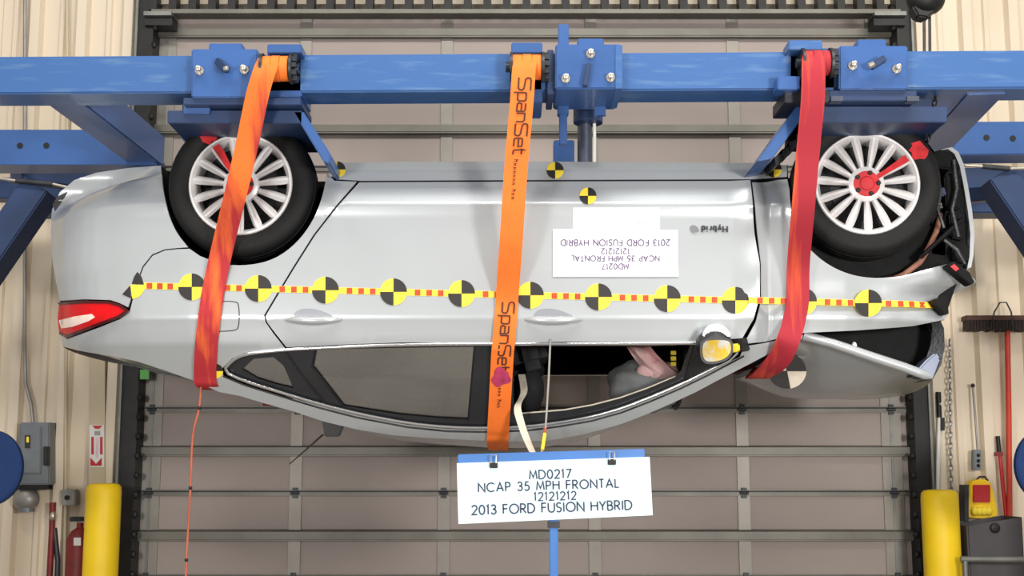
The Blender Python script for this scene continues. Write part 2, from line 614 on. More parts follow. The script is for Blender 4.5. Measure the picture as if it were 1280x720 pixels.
for zz in zs:
    MB().box(DX0, DX1, YD - 0.020, YD, zz - 0.020, zz + 0.020).build('door_seam', 'door_strut', door)
    MB().box(DX0, DX1, YD - 0.026, YD - .018, zz + 0.005, zz + 0.013).build('seam_lip', 'track_black', door)
    for i, x in enumerate(sx):
        h = MB().box(x - .016, x + .016, YD - .030, YD - .02, zz - .032, zz + .032)
        h.tube([(x - .026, YD - .032, zz), (x + .026, YD - .032, zz)], .010, 8)
        h.build('door_hinge', 'steel_dark', door)
mids = [(a + b) / 2 for a, b in zip(zs, zs[1:])] + [P(640, 43, YD).z]
for zz in mids:
    m = MB().prism([(DX0, YD - .001, zz + .035), (DX0, YD - .055, zz + .022), (DX0, YD - .055, zz - .024), (DX0, YD - .040, zz - .03),
                    (DX0, YD - .045, zz + .010), (DX0, YD - .001, zz + .026)], (DX1 - DX0, 0, 0))
    m.build('door_strut', 'door_strut', door)
    MB().box(DX0, DX1, YD - 0.05, YD - .001, zz - 0.034, zz - 0.026).build('door_strut_flange', 'door_strut', door)

# door tracks at both jambs
for sgn, xpx, nm in ((-1, 163, 'trim_1'), (1, 1149, 'trim_2')):
    x = P(xpx, 600, YW).x
    t = MB().box(x - .045, x + .055 if sgn < 0 else x + .045, YW - .10, YW + .08, 0, ZT + .3).build(nm, 'track_black')
    tag(t, 'black vertical door track at the ' + ('left' if sgn < 0 else 'right') + ' jamb', None, None, 'structure')
    e = x + sgn * .055
    MB().box(min(e, e - sgn * .014), max(e, e - sgn * .014), YW - .125, YW - .02, 0, ZT + .3).build('track_edge', 'track_grey', t)
    zz = 0.3
    while zz < ZT:
        xx = x - sgn * .062
        MB().ball((xx, YW - .09, zz), (.02, .02, .024), 8, 6).build('track_bolt', 'track_black', t)
        zz += .12
    # top bracket
    b0, b1 = (P(188, 30, YW).x, P(222, 30, YW).x) if sgn < 0 else (P(1085, 30, YW).x, P(1124, 30, YW).x)
    MB().box(b0, b1, YW - .13, YW, P(640, 40, YW).z, P(640, 28, YW).z).build('track_bracket', 'track_black', t)
    MB().box(b0, b1, YW - .16, YW, P(640, 23, YW - .1).z, P(640, 18, YW - .1).z).build('track_shelf', 'track_grey', t)

# ================================================================== THE CAR
Y0 = 5.6
YC = Y0 + 0.925
CAR = empty('crash_test_car', (0, YC, 1.5), 'silver sedan hung upside down by its wheels with a crushed front end', 'car')

SEC = [(185, .18), (203, .125), (222, .105), (228, .085), (256, .035), (263, .047), (285, .042), (340, .02), (385, .004), (399, 0),
       (405, .010), (428, .03), (434, .045), (470, .125), (510, .235), (535, .315), (550, .39), (565, .47)]
LSIL = [(200, 165), (207, 140), (215, 112), (225, 92), (240, 74), (262, 63), (290, 62), (330, 64), (350, 68), (378, 73), (415, 75),
        (430, 80), (470, 84)]
LSIL = [(a, 640 - (640 - b) * 1.053) for a, b in LSIL]
GS = [(-40, .42), (0, .30), (20, .195), (40, .125), (70, .065), (120, .03), (200, 0)]
FRONT = [(940, 0), (1000, .01), (1060, .03), (1120, .07), (1180, .13), (1240, .25), (1300, .4)]


def sec(v):
    return (lerp_table(SEC, v - 3) + 2 * lerp_table(SEC, v) + lerp_table(SEC, v + 3)) / 4


def S(u, v):
    s = u - lerp_table(LSIL, v)
    g = (lerp_table(GS, s - 8) + lerp_table(GS, s + 8)) / 2
    return Y0 + sec(v) + g + lerp_table(FRONT, u)


def uv_of(p):
    return proj(p.x, Y0, p.z)


def solve(px, py):
    """first hit of the sight line with the body side: -> (u, v) on the side sheet"""
    def fn(Y):
        u, v = uv_of(P(px, py, Y))
        return Y - S(u, v)
    a = Y0 - .05
    fa = fn(a)
    y = a
    while y < Y0 + 1.2:
        b = y + .03
        fb = fn(b)
        if fa <= 0 < fb:
            lo, hi = y, b
            for _ in range(14):
                m = (lo + hi) / 2
                if fn(m) > 0:
                    hi = m
                else:
                    lo = m
            return uv_of(P(px, py, (lo + hi) / 2))
        y, fa = b, fb
    return uv_of(P(px, py, Y0 + .3))


def at(u, v, off=0.0):
    p = P(u, v, Y0)
    return Vector((p.x, S(u, v) + off, p.z))


def on_body(px, py, off=0.0):
    return at(*solve(px, py), off)


def resample(pl, step, closed=True):
    out = []
    n = len(pl)
    for i in range(n if closed else n - 1):
        a, b = pl[i], pl[(i + 1) % n]
        k = max(1, int(round(math.hypot(b[0] - a[0], b[1] - a[1]) / step)))
        for j in range(k):
            out.append((a[0] + (b[0] - a[0]) * j / k, a[1] + (b[1] - a[1]) * j / k))
    if not closed:
        out.append(pl[-1])
    return out


def inside(p, poly):
    x, y = p
    c = False
    n = len(poly)
    j = n - 1
    for i in range(n):
        xi, yi = poly[i]
        xj, yj = poly[j]
        if (yi > y) != (yj > y) and x < (xj - xi) * (y - yi) / (yj - yi) + xi:
            c = not c
        j = i
    return c


def smooth_loop(pl, it=1, closed=True):
    for _ in range(it):
        out = []
        n = len(pl)
        rng = range(n) if closed else range(n - 1)
        if not closed:
            out.append(pl[0])
        for i in rng:
            a, b = pl[i], pl[(i + 1) % n]
            out.append((a[0] * .75 + b[0] * .25, a[1] * .75 + b[1] * .25))
            out.append((a[0] * .25 + b[0] * .75, a[1] * .25 + b[1] * .75))
        if not closed:
            out.append(pl[-1])
        pl = out
    return pl


def panel(name, outer, m, parent=None, holes=(), off=0.0, thick=.014, step=8, estep=6, warp=None, mirror=True, sharp=40):
    loops = [[solve(*p) for p in resample(lp, estep)] for lp in [outer] + list(holes)]
    pts, edges = [], []
    for lp in loops:
        n0 = len(pts)
        pts += lp
        edges += [(n0 + i, n0 + (i + 1) % len(lp)) for i in range(len(lp))]
    bpts = list(pts)
    us = [p[0] for p in loops[0]]
    vs_ = [p[1] for p in loops[0]]
    r2 = (step * .55) ** 2
    cell = {}
    for q in bpts:
        cell.setdefault((int(q[0] // step), int(q[1] // step)), []).append(q)
    u = math.floor(min(us) / step) * step + .37
    while u < max(us):
        v = math.floor(min(vs_) / step) * step + .41
        while v < max(vs_):
            if inside((u, v), loops[0]) and not any(inside((u, v), h) for h in loops[1:]):
                ci, cj = int(u // step), int(v // step)
                ok = True
                for i in (-1, 0, 1):
                    for j in (-1, 0, 1):
                        for q in cell.get((ci + i, cj + j), ()):
                            if (q[0] - u) ** 2 + (q[1] - v) ** 2 < r2:
                                ok = False
                if ok:
                    pts.append((u, v))
            v += step
        u += step
    vo, eo, fo, _, _, _ = delaunay_2d_cdt([Vector(p) for p in pts], edges, [], 0, 1e-4)
    tris = []
    for f in fo:
        c = (sum(vo[i].x for i in f) / len(f), sum(vo[i].y for i in f) / len(f))
        if inside(c, loops[0]) and not any(inside(c, h) for h in loops[1:]):
            tris.append(tuple(f))
    used = sorted({i for f in tris for i in f})
    mp = {k: i for i, k in enumerate(used)}
    V = []
    for k in used:
        q = at(vo[k].x, vo[k].y, off)
        if warp:
            q.y += warp(vo[k].x, vo[k].y)
        V.append(q)
    n = len(V)
    T = []
    for f in tris:
        a, b, c = [mp[i] for i in f]
        nrm = (V[b] - V[a]).cross(V[c] - V[a])
        T.append((a, b, c) if nrm.y < 0 else (a, c, b))
    cnt = {}
    for f in T:
        for i in range(3):
            e = (f[i], f[(i + 1) % 3])
            cnt[e] = 1
    Fs = list(T) + [(c + n, b + n, a + n) for a, b, c in T]
    V = V + [p + Vector((0, thick, 0)) for p in V]

    def srf(u_, v_):
        q_ = at(u_, v_, off)
        if warp:
            q_.y += warp(u_, v_)
        return q_
    N = []
    for k in used:
        a_ = srf(vo[k].x + 2, vo[k].y) - srf(vo[k].x - 2, vo[k].y)
        b_ = srf(vo[k].x, vo[k].y + 2) - srf(vo[k].x, vo[k].y - 2)
        nr = a_.cross(b_).normalized()
        N.append(nr if nr.y < 0 else -nr)
    N += [-q_ for q_ in N]
    for (a, b) in cnt:
        if (b, a) not in cnt:
            m0 = len(V)
            V += [V[b], V[a], V[a + n], V[b + n]]
            wn = (V[a] - V[b]).cross(V[a + n] - V[a])
            wn = wn.normalized() if wn.length > 1e-9 else Vector((0, 0, 1))
            N += [wn] * 4
            Fs.append((m0, m0 + 1, m0 + 2, m0 + 3))
    mb = MB()
    mb.add(V, Fs)
    o = mb.build(name, m, parent or CAR, smooth=180, fix=False)
    o.data.normals_split_custom_set_from_vertices([tuple(q_) for q_ in N])
    if mirror:
        mirror_part(o, parent)
    return o


def mirror_part(o, parent=None):
    c = o.copy()
    COL.objects.link(c)
    c.parent = o.parent
    c.scale = (1, -1, 1)
    return c


# ---- outlines traced on the side of the body
R_ARCH = [(201, 207), (204, 240), (212, 274), (226, 300), (248, 319), (278, 331), (312, 332), (344, 324), (371, 304), (391, 277),
          (403, 247), (409, 216)]
F_ARCH = [(986, 222), (988, 262), (997, 290), (1012, 312), (1034, 331), (1060, 343), (1090, 348), (1125, 346), (1155, 338), (1186, 330)]
LAMP = [(73, 398), (75, 379), (105, 377), (138, 378), (150, 382), (160, 389), (150, 396), (125, 406), (98, 416), (84, 421), (75, 416)]

R_S = smooth_loop(R_ARCH, 2, False)
F_S = smooth_loop(F_ARCH, 2, False)
bumper = [p for p in R_S if p[0] < 233] + [(235, 309), (222, 310), (206, 311.5), (190, 318), (178, 333), (168, 360), (160, 384), (150, 379), (138, 375), (105, 374), (75, 376),
          (70, 352), (66, 330), (63, 290), (65, 262), (75, 240), (93, 225), (120, 216), (160, 210)]
panel('rear_bumper', bumper, 'silver_paint')
quarter = [(237, 311), (250, 320)] + [p for p in R_S if p[0] > 254] + [(418, 226), (446, 227), (420, 257), (392, 293), (366, 334), (346, 367), (330, 394),
           (332, 403), (341, 416), (356, 435), (330, 438), (305, 441), (290, 448), (276, 462), (279, 469), (300, 480), (332, 490),
           (366, 499), (366, 514), (330, 504), (300, 495), (274, 490), (240, 475), (206, 463), (172, 452), (150, 447), (120, 442), (97, 438), (78, 433),
           (76, 418), (84, 424), (98, 419), (125, 409), (150, 399), (162, 390), (169.6, 361), (179.5, 334), (191, 319.6), (206.5, 313), (222, 311.5)]
panel('quarter_panel', quarter, 'silver_paint')
lamp_r = panel('tail_lamp', LAMP, 'lamp_red', off=-.012, thick=.03, step=6, estep=5, mirror=True)
panel('lamp_glint_lens', [(75, 401), (95, 396), (116, 393), (120, 397), (112, 402), (92, 409), (78, 411)], 'lamp_clear_glint', lamp_r, off=-.016, thick=.004, step=6, estep=4, mirror=False)  # pale lens section with the tail lamp's glint put into its colour
panel('lamp_rim', [(73, 379), (105, 376), (138, 377), (152, 381), (163, 389), (150, 398), (84, 423), (75, 418), (76, 415), (84, 419), (148, 395), (157, 389), (150, 384),
                   (136, 380), (105, 380), (76, 382)], 'lamp_edge', lamp_r, off=-.015, thick=.01, step=6, estep=4, mirror=False)
rear_door = [(449, 228), (637, 227), (636, 330), (634, 428), (500, 428), (420, 431), (358, 434), (343, 415), (334, 403), (332, 395),
             (348, 368), (368, 335), (394, 294), (422, 258)]
rd = panel('rear_door', rear_door, 'silver_paint')
front_door = [(641, 227), (937, 226), (941, 255), (944, 290), (949, 330), (949, 372), (943, 398), (926, 426), (860, 427), (700, 427),
              (638, 428), (640, 330)]


def dent(u, v):
    k = max(0.0, 1 - abs(u - 948) / 30.0)
    return 0.02 * k * math.sin(v * .05)


fd = panel('front_door', front_door, 'silver_paint', warp=dent)
rocker = [(413, 204), (500, 202), (700, 202), (960, 204), (984, 207), (984, 221), (940, 224), (640, 225), (452, 226), (420, 224), (413, 214)]
panel('rocker_panel', rocker, 'silver_paint')

rnd = [(random.uniform(0, 6.28), random.uniform(.02, .06), random.uniform(.02, .06)) for _ in range(6)]


def crumple(u, v):
    k = min(1.0, max(0.0, (u - 940) / 40.0))
    s = sum(math.sin(a + u * b + v * c) for a, b, c in rnd) / 6
    q = max(0.0, 1 - abs(u - 962) / 16.0) * 0.035
    tip = max(0.0, (u - 1130) / 90.0)
    return k * s * .014 + q + tip * .05 * math.sin(v * .09) + max(0, (u - 1010) / 200) * .012 * math.sin(v * .14)


fender = [(940, 228), (984, 224)] + [p for p in F_S if p[1] > 235] + [(1203, 341), (1218, 354), (1195, 366), (1172, 373), (1184, 394), (1176, 401), (1140, 408),
          (1070, 413), (1005, 416), (985, 420), (955, 427), (930, 430), (945, 402), (952, 376), (952, 330), (947, 290), (944, 258)]
panel('front_fender', fender, 'crumpled_paint', warp=crumple)

# glass house
DLO = [(279, 464), (291, 450), (306, 443), (330, 440), (360, 437), (420, 434), (500, 431), (640, 430), (760, 430), (860, 429), (924, 428), (920, 446),
       (885, 464), (850, 481), (810, 498), (776, 511), (740, 521), (700, 528), (660, 533), (610, 535), (560, 534), (510, 529), (447, 517),
       (400, 505), (350, 490), (305, 476)]
Q_GL = [(302, 461), (316, 448), (341, 446), (354, 457), (366, 485), (345, 480), (322, 473)]
R_GL = [(396, 436), (592, 433), (584, 524), (545, 522), (500, 518), (430, 507), (392, 459)]
F_OP = [(642, 432), (863, 431), (853, 462), (844, 471), (809, 486), (775, 498), (740, 507), (706, 513), (642, 518)]
panel('window_frame', DLO, 'frit_black', holes=[Q_GL, R_GL, F_OP], off=.012, thick=.02)
panel('quarter_glass', Q_GL, 'window_glass', off=.02, thick=.004)
rg = panel('rear_door_glass', R_GL, 'window_glass', off=.02, thick=.004)
# slim dark gaps on the frame between quarter window, rear door and front door
for pl in ([(356, 438), (372, 462), (392, 487), (408, 507)], [(394, 436), (390, 458), (429, 508)], [(593, 432), (585, 526)], [(615, 432), (609, 534)]):
    q = [on_body(x, y, .008) for x, y in resample(pl, 8, False)]
    o = MB().tube(q, .0035, 6).build('frame_seam', 'black_trim', CAR, smooth=60)
    mirror_part(o)
# inner lip of the open front window
q = [on_body(x, y, .02) for x, y in resample([(648, 517), (706, 512), (740, 506), (775, 497), (809, 485), (846, 470)], 10, False)]
o = MB().tube(q, .004, 6).build('window_lip', 'webbing_beige', CAR, smooth=60)
mirror_part(o)
# door mirror bracket triangle
panel('mirror_sail', [(868, 431), (922, 430), (915, 447), (880, 464), (856, 474)], 'black_trim', off=.002, thick=.02)

# chrome line round the windows
chrome_path = [on_body(x, y, -.004) for x, y in resample(smooth_loop(DLO, 1), 9)]
chrome_path.append(chrome_path[0])
o = MB().tube(chrome_path, .0085, 8, cap=False).build('chrome_trim', 'chrome', CAR, smooth=60)
mirror_part(o)
low = [(279, 470), (305, 481), (350, 495), (400, 510), (447, 522), (510, 534), (560, 539), (610, 540), (660, 538), (700, 533), (740, 526), (776, 516),
       (810, 503), (850, 486), (885, 469), (930, 445)]
o = MB().tube([on_body(x, y, -.001) for x, y in resample(low, 9, False)], .0045, 6).build('roof_seal', 'black_trim', CAR, smooth=60)
mirror_part(o)

# roof rail and windshield pillar
E = [(366, 514), (405, 527), (447, 537), (490, 544), (529, 547), (604, 551), (650, 552), (684, 551), (730, 543), (777, 530), (808, 518), (840, 504), (870, 490),
     (900, 474), (935, 456), (973, 436), (1002, 424)]
rail = E + [(1004, 419), (985, 422), (955, 429), (930, 433), (925, 446), (885, 466), (850, 483), (810, 500), (776, 513), (740, 523), (700, 530), (660, 535),
            (610, 537), (560, 536), (510, 531), (447, 519), (400, 507), (366, 498)]
panel('roof_rail', rail, 'silver_paint')

# surfaces that span the car from side to side
EDGE = [(78, 433), (97, 438), (120, 442), (150, 447), (172, 452), (206, 463), (240, 475), (274, 490), (300, 495), (330, 504)] + E
ER = resample(EDGE, 12, False)
EP = [on_body(x, y - 3.0, .022) for x, y in ER]
CROWN = [(78, 0.0), (160, 0.0), (180, -.045), (240, -.06), (300, -.05), (366, -.01), (450, .02), (600, .03), (740, .028), (800, .008), (900, 0.0), (1002, 0.0)]
NX = 17


def cross(i, t):
    a = EP[i]
    b = Vector((a.x, 2 * YC - a.y, a.z))
    k = 1 - abs(2 * t - 1) ** 2.6
    p = a.lerp(b, t)
    p.z -= lerp_table(CROWN, ER[i][0]) * k
    return p


def span(name, x0, x1, m, thick=.012, parent=None):
    idx = [i for i in range(len(ER)) if x0 <= ER[i][0] <= x1]
    top = [[cross(i, j / (NX - 1)) for j in range(NX)] for i in idx]
    R = len(idx)
    V = [p for r in top for p in r]
    V2 = [p + Vector((0, 0, thick)) for p in V]
    n = len(V)
    Fs = []
    for i in range(R - 1):
        for j in range(NX - 1):
            a, b, c, d = i * NX + j, i * NX + j + 1, (i + 1) * NX + j + 1, (i + 1) * NX + j
            Fs += [(a, b, c, d), (a + n, d + n, c + n, b + n)]
    rim = [j for j in range(NX)] + [i * NX + NX - 1 for i in range(1, R)] + [(R - 1) * NX + j for j in range(NX - 2, -1, -1)] + \
          [i * NX for i in range(R - 2, 0, -1)]
    for k in range(len(rim)):
        a, b = rim[k], rim[(k + 1) % len(rim)]
        Fs.append((a, a + n, b + n, b))
    return MB().add(V + V2, Fs).build(name, m, parent or CAR, smooth=50)


span('trunk_lid', 70, 176, 'silver_paint')
span('rear_glass', 170, 352, 'windshield_glass', .005)
span('roof_panel', 345, 782, 'silver_paint')
span('windshield', 776, 1003, 'windshield_glass', .005)

# rear fascia joining both bumper corners
left_edge = [(78, 433), (75, 416), (73, 398), (75, 378), (70, 352), (66, 330), (63, 290), (65, 262), (75, 240), (93, 225), (120, 216), (160, 210), (201, 207)]
LE = [on_body(x, y, .004) for x, y in resample(left_edge, 10, False)]
V, Fs = [], []
N2 = 13
for p in LE:
    q = Vector((p.x, 2 * YC - p.y, p.z))
    for j in range(N2):
        t = j / (N2 - 1)
        r = p.lerp(q, t)
        r.x -= 0.06 * (1 - abs(2 * t - 1) ** 2.2) * (1 if p.x < -1.9 else 0.2)
        V.append(r)
for i in range(len(LE) - 1):
    for j in range(N2 - 1):
        Fs.append((i * N2 + j, i * N2 + j + 1, (i + 1) * N2 + j + 1, (i + 1) * N2 + j))
MB().add(V, Fs).build('rear_fascia', 'silver_paint', CAR, smooth=50)
# dark slot in the bumper corner
panel('bumper_vent', [(66, 256), (72, 246), (84, 240), (80, 248), (69, 264)], 'black_trim', off=-.004, thick=.006, step=5, estep=3)
# crease lines on the bumper and shoulder
for pl, r in (([(98, 300), (150, 297), (213, 290)], .003), ([(150, 421), (200, 423), (270, 424), (356, 422)], .003)):
    pass

# inner body that closes the gaps and carries the wheel wells
inner = [(205, 212), (411, 212), (980, 214), (980, 400), (930, 424), (860, 427), (640, 428), (420, 432), (330, 436), (270, 455), (240, 462),
         (170, 440), (110, 428), (100, 300), (110, 240)]
arch_hole_r = [(x * 1.0, y) for x, y in R_ARCH]
panel('inner_body', [(100, 300), (108, 250), (150, 222), (199, 214)] + [(x + (-3 if x < 300 else 3), y + 2) for x, y in R_ARCH] +
      [(440, 214), (978, 215), (984, 262), (992, 292), (1008, 316), (1032, 334), (1040, 405), (930, 424), (860, 426), (640, 427), (420, 431), (330, 434), (278, 452), (240, 458),
       (170, 440), (110, 428)], 'interior_black', off=.045, thick=.02, step=14)


def well(name, pts, depth):
    near = [on_body(x, y, .01) for x, y in resample(pts, 10, False)]
    far = [Vector((p.x, Y0 + depth, p.z)) for p in near]
    n = len(near)
    mb = MB().add(near + far, [(i, i + 1, n + i + 1, n + i) for i in range(n - 1)] + [tuple(range(n, 2 * n))])
    o = mb.build(name, 'interior_black', CAR, smooth=50)
    mirror_part(o)


well('wheel_well', [(x, y) for x, y in R_ARCH], .42)
well('wheel_well', [(985, 205)] + F_ARCH + [(1195, 300), (1190, 215)], .45)

# underbody, bulkheads, parcel shelf
zf = at(600, 218).z
xa, xb = at(110, 300).x, at(985, 300).x
MB().box(P(205, 230, Y0).x, xb, Y0 + .14, 2 * YC - Y0 - .14, zf - .03, zf).build('floor_pan', 'interior_black', CAR)
MB().box(P(255, 300, Y0).x, P(275, 300, Y0).x, Y0 + .35, 2 * YC - Y0 - .35, at(300, 446).z, zf).build('rear_bulkhead', 'interior_black', CAR)
MB().box(P(940, 300, Y0).x, P(955, 300, Y0).x, Y0 + .12, 2 * YC - Y0 - .12, at(900, 424).z, zf).build('firewall', 'interior_black', CAR)
# inner door trims
for dp in ([(455, 240), (632, 240), (631, 431), (420, 434), (362, 437), (345, 400), (400, 300)], [(645, 240), (930, 240), (938, 330), (935, 395), (915, 430), (640, 431)]):
    panel('door_trim', dp, 'interior_black', off=.075, thick=.03, step=16)
# dashboard and centre console
dz0, dz1 = at(900, 425).z, at(900, 330).z
m = MB().prism([(P(880, 400, Y0).x, Y0 + .12, dz0 - .02), (P(940, 400, Y0).x, Y0 + .12, dz0), (P(940, 400, Y0).x, Y0 + .12, dz1 + .2), (P(850, 400, Y0).x, Y0 + .12, dz1 + .1),
                (P(836, 400, Y0).x, Y0 + .12, dz1), (P(846, 400, Y0).x, Y0 + .12, dz0 + .06)], (0, 2 * (YC - Y0) - .24, 0))
m.build('dashboard', 'interior_black', CAR, bevel=.02, smooth=40)


# seats
def seat(xpx, yc, nm):
    bx = P(xpx, 430, yc).x
    zr = P(xpx, 430, Y0).z
    s = MB().box(bx - .04, bx + .48, yc - .25, yc + .25, zr + .42, zr + .57).build(nm, 'seat_cloth', CAR, bevel=.04, smooth=50)
    r = Matrix.Rotation(math.radians(-14), 3, 'Y')
    MB().box(bx - .09, bx + .07, yc - .24, yc + .24, zr - .10, zr + .50, r).build('backrest', 'seat_cloth', s, bevel=.045, smooth=50, origin=None)
    h = P(xpx, 480, yc)
    MB().ball((bx + .04, yc, zr - .17), (.075, .14, .115), 18, 12).build('headrest', 'seat_cloth', s, smooth=80)
    mb = MB()
    for k in (-.06, .06):
        mb.tube([(bx + .035, yc + k, zr - .12), (bx + .02, yc + k, zr)], .008, 6)
    mb.build('headrest_post', 'steel_dark', s, smooth=50)


seat(650, Y0 + .48, 'front_seat')
seat(650, Y0 + 1.32, 'front_seat')
zr = P(430, 430, Y0).z
rs = MB().box(P(385, 430, Y0).x, P(520, 430, Y0).x, Y0 + .28, 2 * YC - Y0 - .28, zr + .36, zr + .52).build('rear_bench', 'seat_cloth', CAR, bevel=.04, smooth=50)
MB().box(P(330, 430, Y0).x, P(385, 430, Y0).x, Y0 + .3, 2 * YC - Y0 - .3, zr + .0, zr + .5, Matrix.Rotation(math.radians(-18), 3, 'Y')).build('backrest', 'seat_cloth', rs, bevel=.04, smooth=50)

# airbags and steering wheel
c = P(808, 482, Y0 + .52)
mb = MB().ball(c, (.19, .20, .125), 28, 18)
for p in mb.v:
    d = p - c
    a = math.atan2(d.x, d.z)
    p += d * .05 * math.sin(5 * a + d.y * 30) + d * .04 * math.sin(9 * a)
mb.build('driver_airbag', 'airbag_grey', CAR, smooth=80)
c2 = P(850, 462, Y0 + .52)
ring = [c2 + Vector((.06 * math.cos(a) * .4, .18 * math.sin(a), .18 * math.cos(a))) for a in [i * 2 * math.pi / 24 for i in range(25)]]
MB().tube(ring, .015, 8, cap=False).build('steering_wheel', 'black_trim', CAR, smooth=60)
# pale knee airbag cloth hanging down
rows = []
for i in range(11):
    t = i / 10
    x0 = 778 + 26 * t + 10 * t * t
    x1 = 806 + 20 * t + 24 * t * t
    yy = 424 + 44 * t
    rows.append([P(x0 + (x1 - x0) * k / 6, yy + 5 * math.sin(k * .9 + t), Y0 + .33 + .03 * math.sin(k * 1.7 + t * 2)) for k in range(7)])
mb = MB()
mb.add([p for r in rows for p in r] + [p + Vector((0, .012, 0)) for r in rows for p in r],
       [(i * 7 + k, i * 7 + k + 1, (i + 1) * 7 + k + 1, (i + 1) * 7 + k) for i in range(10) for k in range(6)] +
       [(77 + i * 7 + k, 77 + (i + 1) * 7 + k, 77 + (i + 1) * 7 + k + 1, 77 + i * 7 + k + 1) for i in range(10) for k in range(6)])
mb.build('knee_airbag', 'airbag_pink', CAR, smooth=80)
mb = MB().ball(P(822, 464, Y0 + .36), (.10, .05, .05), 16, 10)
mb.build('airbag_fold', 'airbag_pink', CAR, smooth=80)
for yy in (441, 448, 455):
    MB().box(*[v for pair in zip(P(839, yy + 2.5, Y0 + .25), P(845, yy - 2.5, Y0 + .25)) for v in (min(pair), max(pair) + (0.02 if pair[0] == pair[1] else 0))]).build('dash_marker', 'marker_yellow', CAR)

# door handles
for hx in (392, 692):
    a = [on_body(x, y, 0) for x, y in resample([(hx - 34, 400), (hx - 20, 401), (hx, 402), (hx + 20, 401), (hx + 34, 400)], 6, False)]
    n = len(a)
    for i, p in enumerate(a):
        t = i / (n - 1)
        p.y -= .010 + .028 * math.sin(math.pi * t) ** .6
    rr = [.006 + .013 * math.sin(math.pi * i / (n - 1)) ** .5 for i in range(n)]
    o = MB().tube(a, rr, 12).build('door_handle', 'silver_paint', CAR, smooth=70)
    mirror_part(o)
    shade_loop = smooth_loop([(hx - 26, 398), (hx - 22, 388), (hx - 8, 385), (hx + 10, 388), (hx + 30, 398), (hx, 402)], 2)
    panel('handle_recess_shade', shade_loop, 'handle_shade', off=-.003, thick=.004, step=5, estep=4)  # flat patch on the door, the recess shade is only its colour
# fuel filler flap outline
fl = smooth_loop([(252, 378), (295, 376), (299, 382), (299, 408), (294, 414), (250, 414), (247, 396)], 2)
q = [on_body(x, y, 0.0) for x, y in resample(fl, 5)]
q.append(q[0])
MB().tube(q, .0022, 5, cap=False).build('fuel_flap_gap', 'steel_dark', CAR, smooth=60)

# door mirror, folded so that its glass faces out
mc = P(895, 437, Y0 - .10)
mh = MB().ball(mc + Vector((0, .06, .02)), (.083, .085, .075), 20, 14)
for p in mh.v:
    p.y = max(p.y, mc.y + .012)
mir = mh.build('door_mirror', 'black_trim', CAR, smooth=50)
mp_ = [P(x, y, Y0 - .092) for x, y in smooth_loop([(875, 428), (884, 422), (912, 422), (917, 430), (916, 444), (905, 453), (883, 456), (875, 448)], 2)]
MB().prism(mp_, (0, .02, 0)).build('mirror_rim', 'black_trim', mir, smooth=40)
mp_ = [P(x, y, Y0 - .098) for x, y in smooth_loop([(878, 429), (886, 425), (910, 425), (914, 431), (913, 442), (904, 450), (884, 453), (878, 446)], 2)]
MB().prism(mp_, (0, .006, 0)).build('mirror_glass', 'mirror_reflection', mir)
cp = [P(x, y, Y0 - .085) for x, y in smooth_loop([(876, 424), (882, 408), (894, 404), (908, 408), (916, 423), (896, 420)], 2)]
MB().prism(cp, (0, .13, 0)).build('mirror_cap', 'silver_paint', mir, bevel=.012, smooth=50)
MB().bar(P(912, 436, Y0 - .03), P(930, 432, Y0 + .06), .05, .035).build('mirror_arm', 'marker_yellow', mir, bevel=.006)
MB().bar(P(918, 432, Y0 - .0), P(932, 430, Y0 + .09), .07, .06).build('mirror_mount', 'black_trim', mir, bevel=.006)

# antenna fin on the roof
i0 = min(range(len(ER)), key=lambda i: abs(ER[i][0] - 425))
base = cross(i0, .5)
ap = P(404, 546, base.y)
bx = base.x
z0 = base.z
zl = P(415, 546, base.y).z
fin = MB().prism([(P(402, 540, base.y).x, YC - .02, z0 + .06), (P(434, 540, base.y).x, YC - .02, z0 + .06), (P(424, 545, base.y).x, YC - .012, zl), (P(406, 545, base.y).x, YC - .012, zl)], (0, .035, 0))
fin.build('antenna_fin', 'black_trim', CAR, bevel=.006, smooth=50)
MB().tube([P(404, 543, YC - .03), P(385, 560, YC - .05), P(362, 580, YC - .06)], [.005, .004, .003], 6).build('antenna_whip', 'black_trim', CAR, smooth=60)


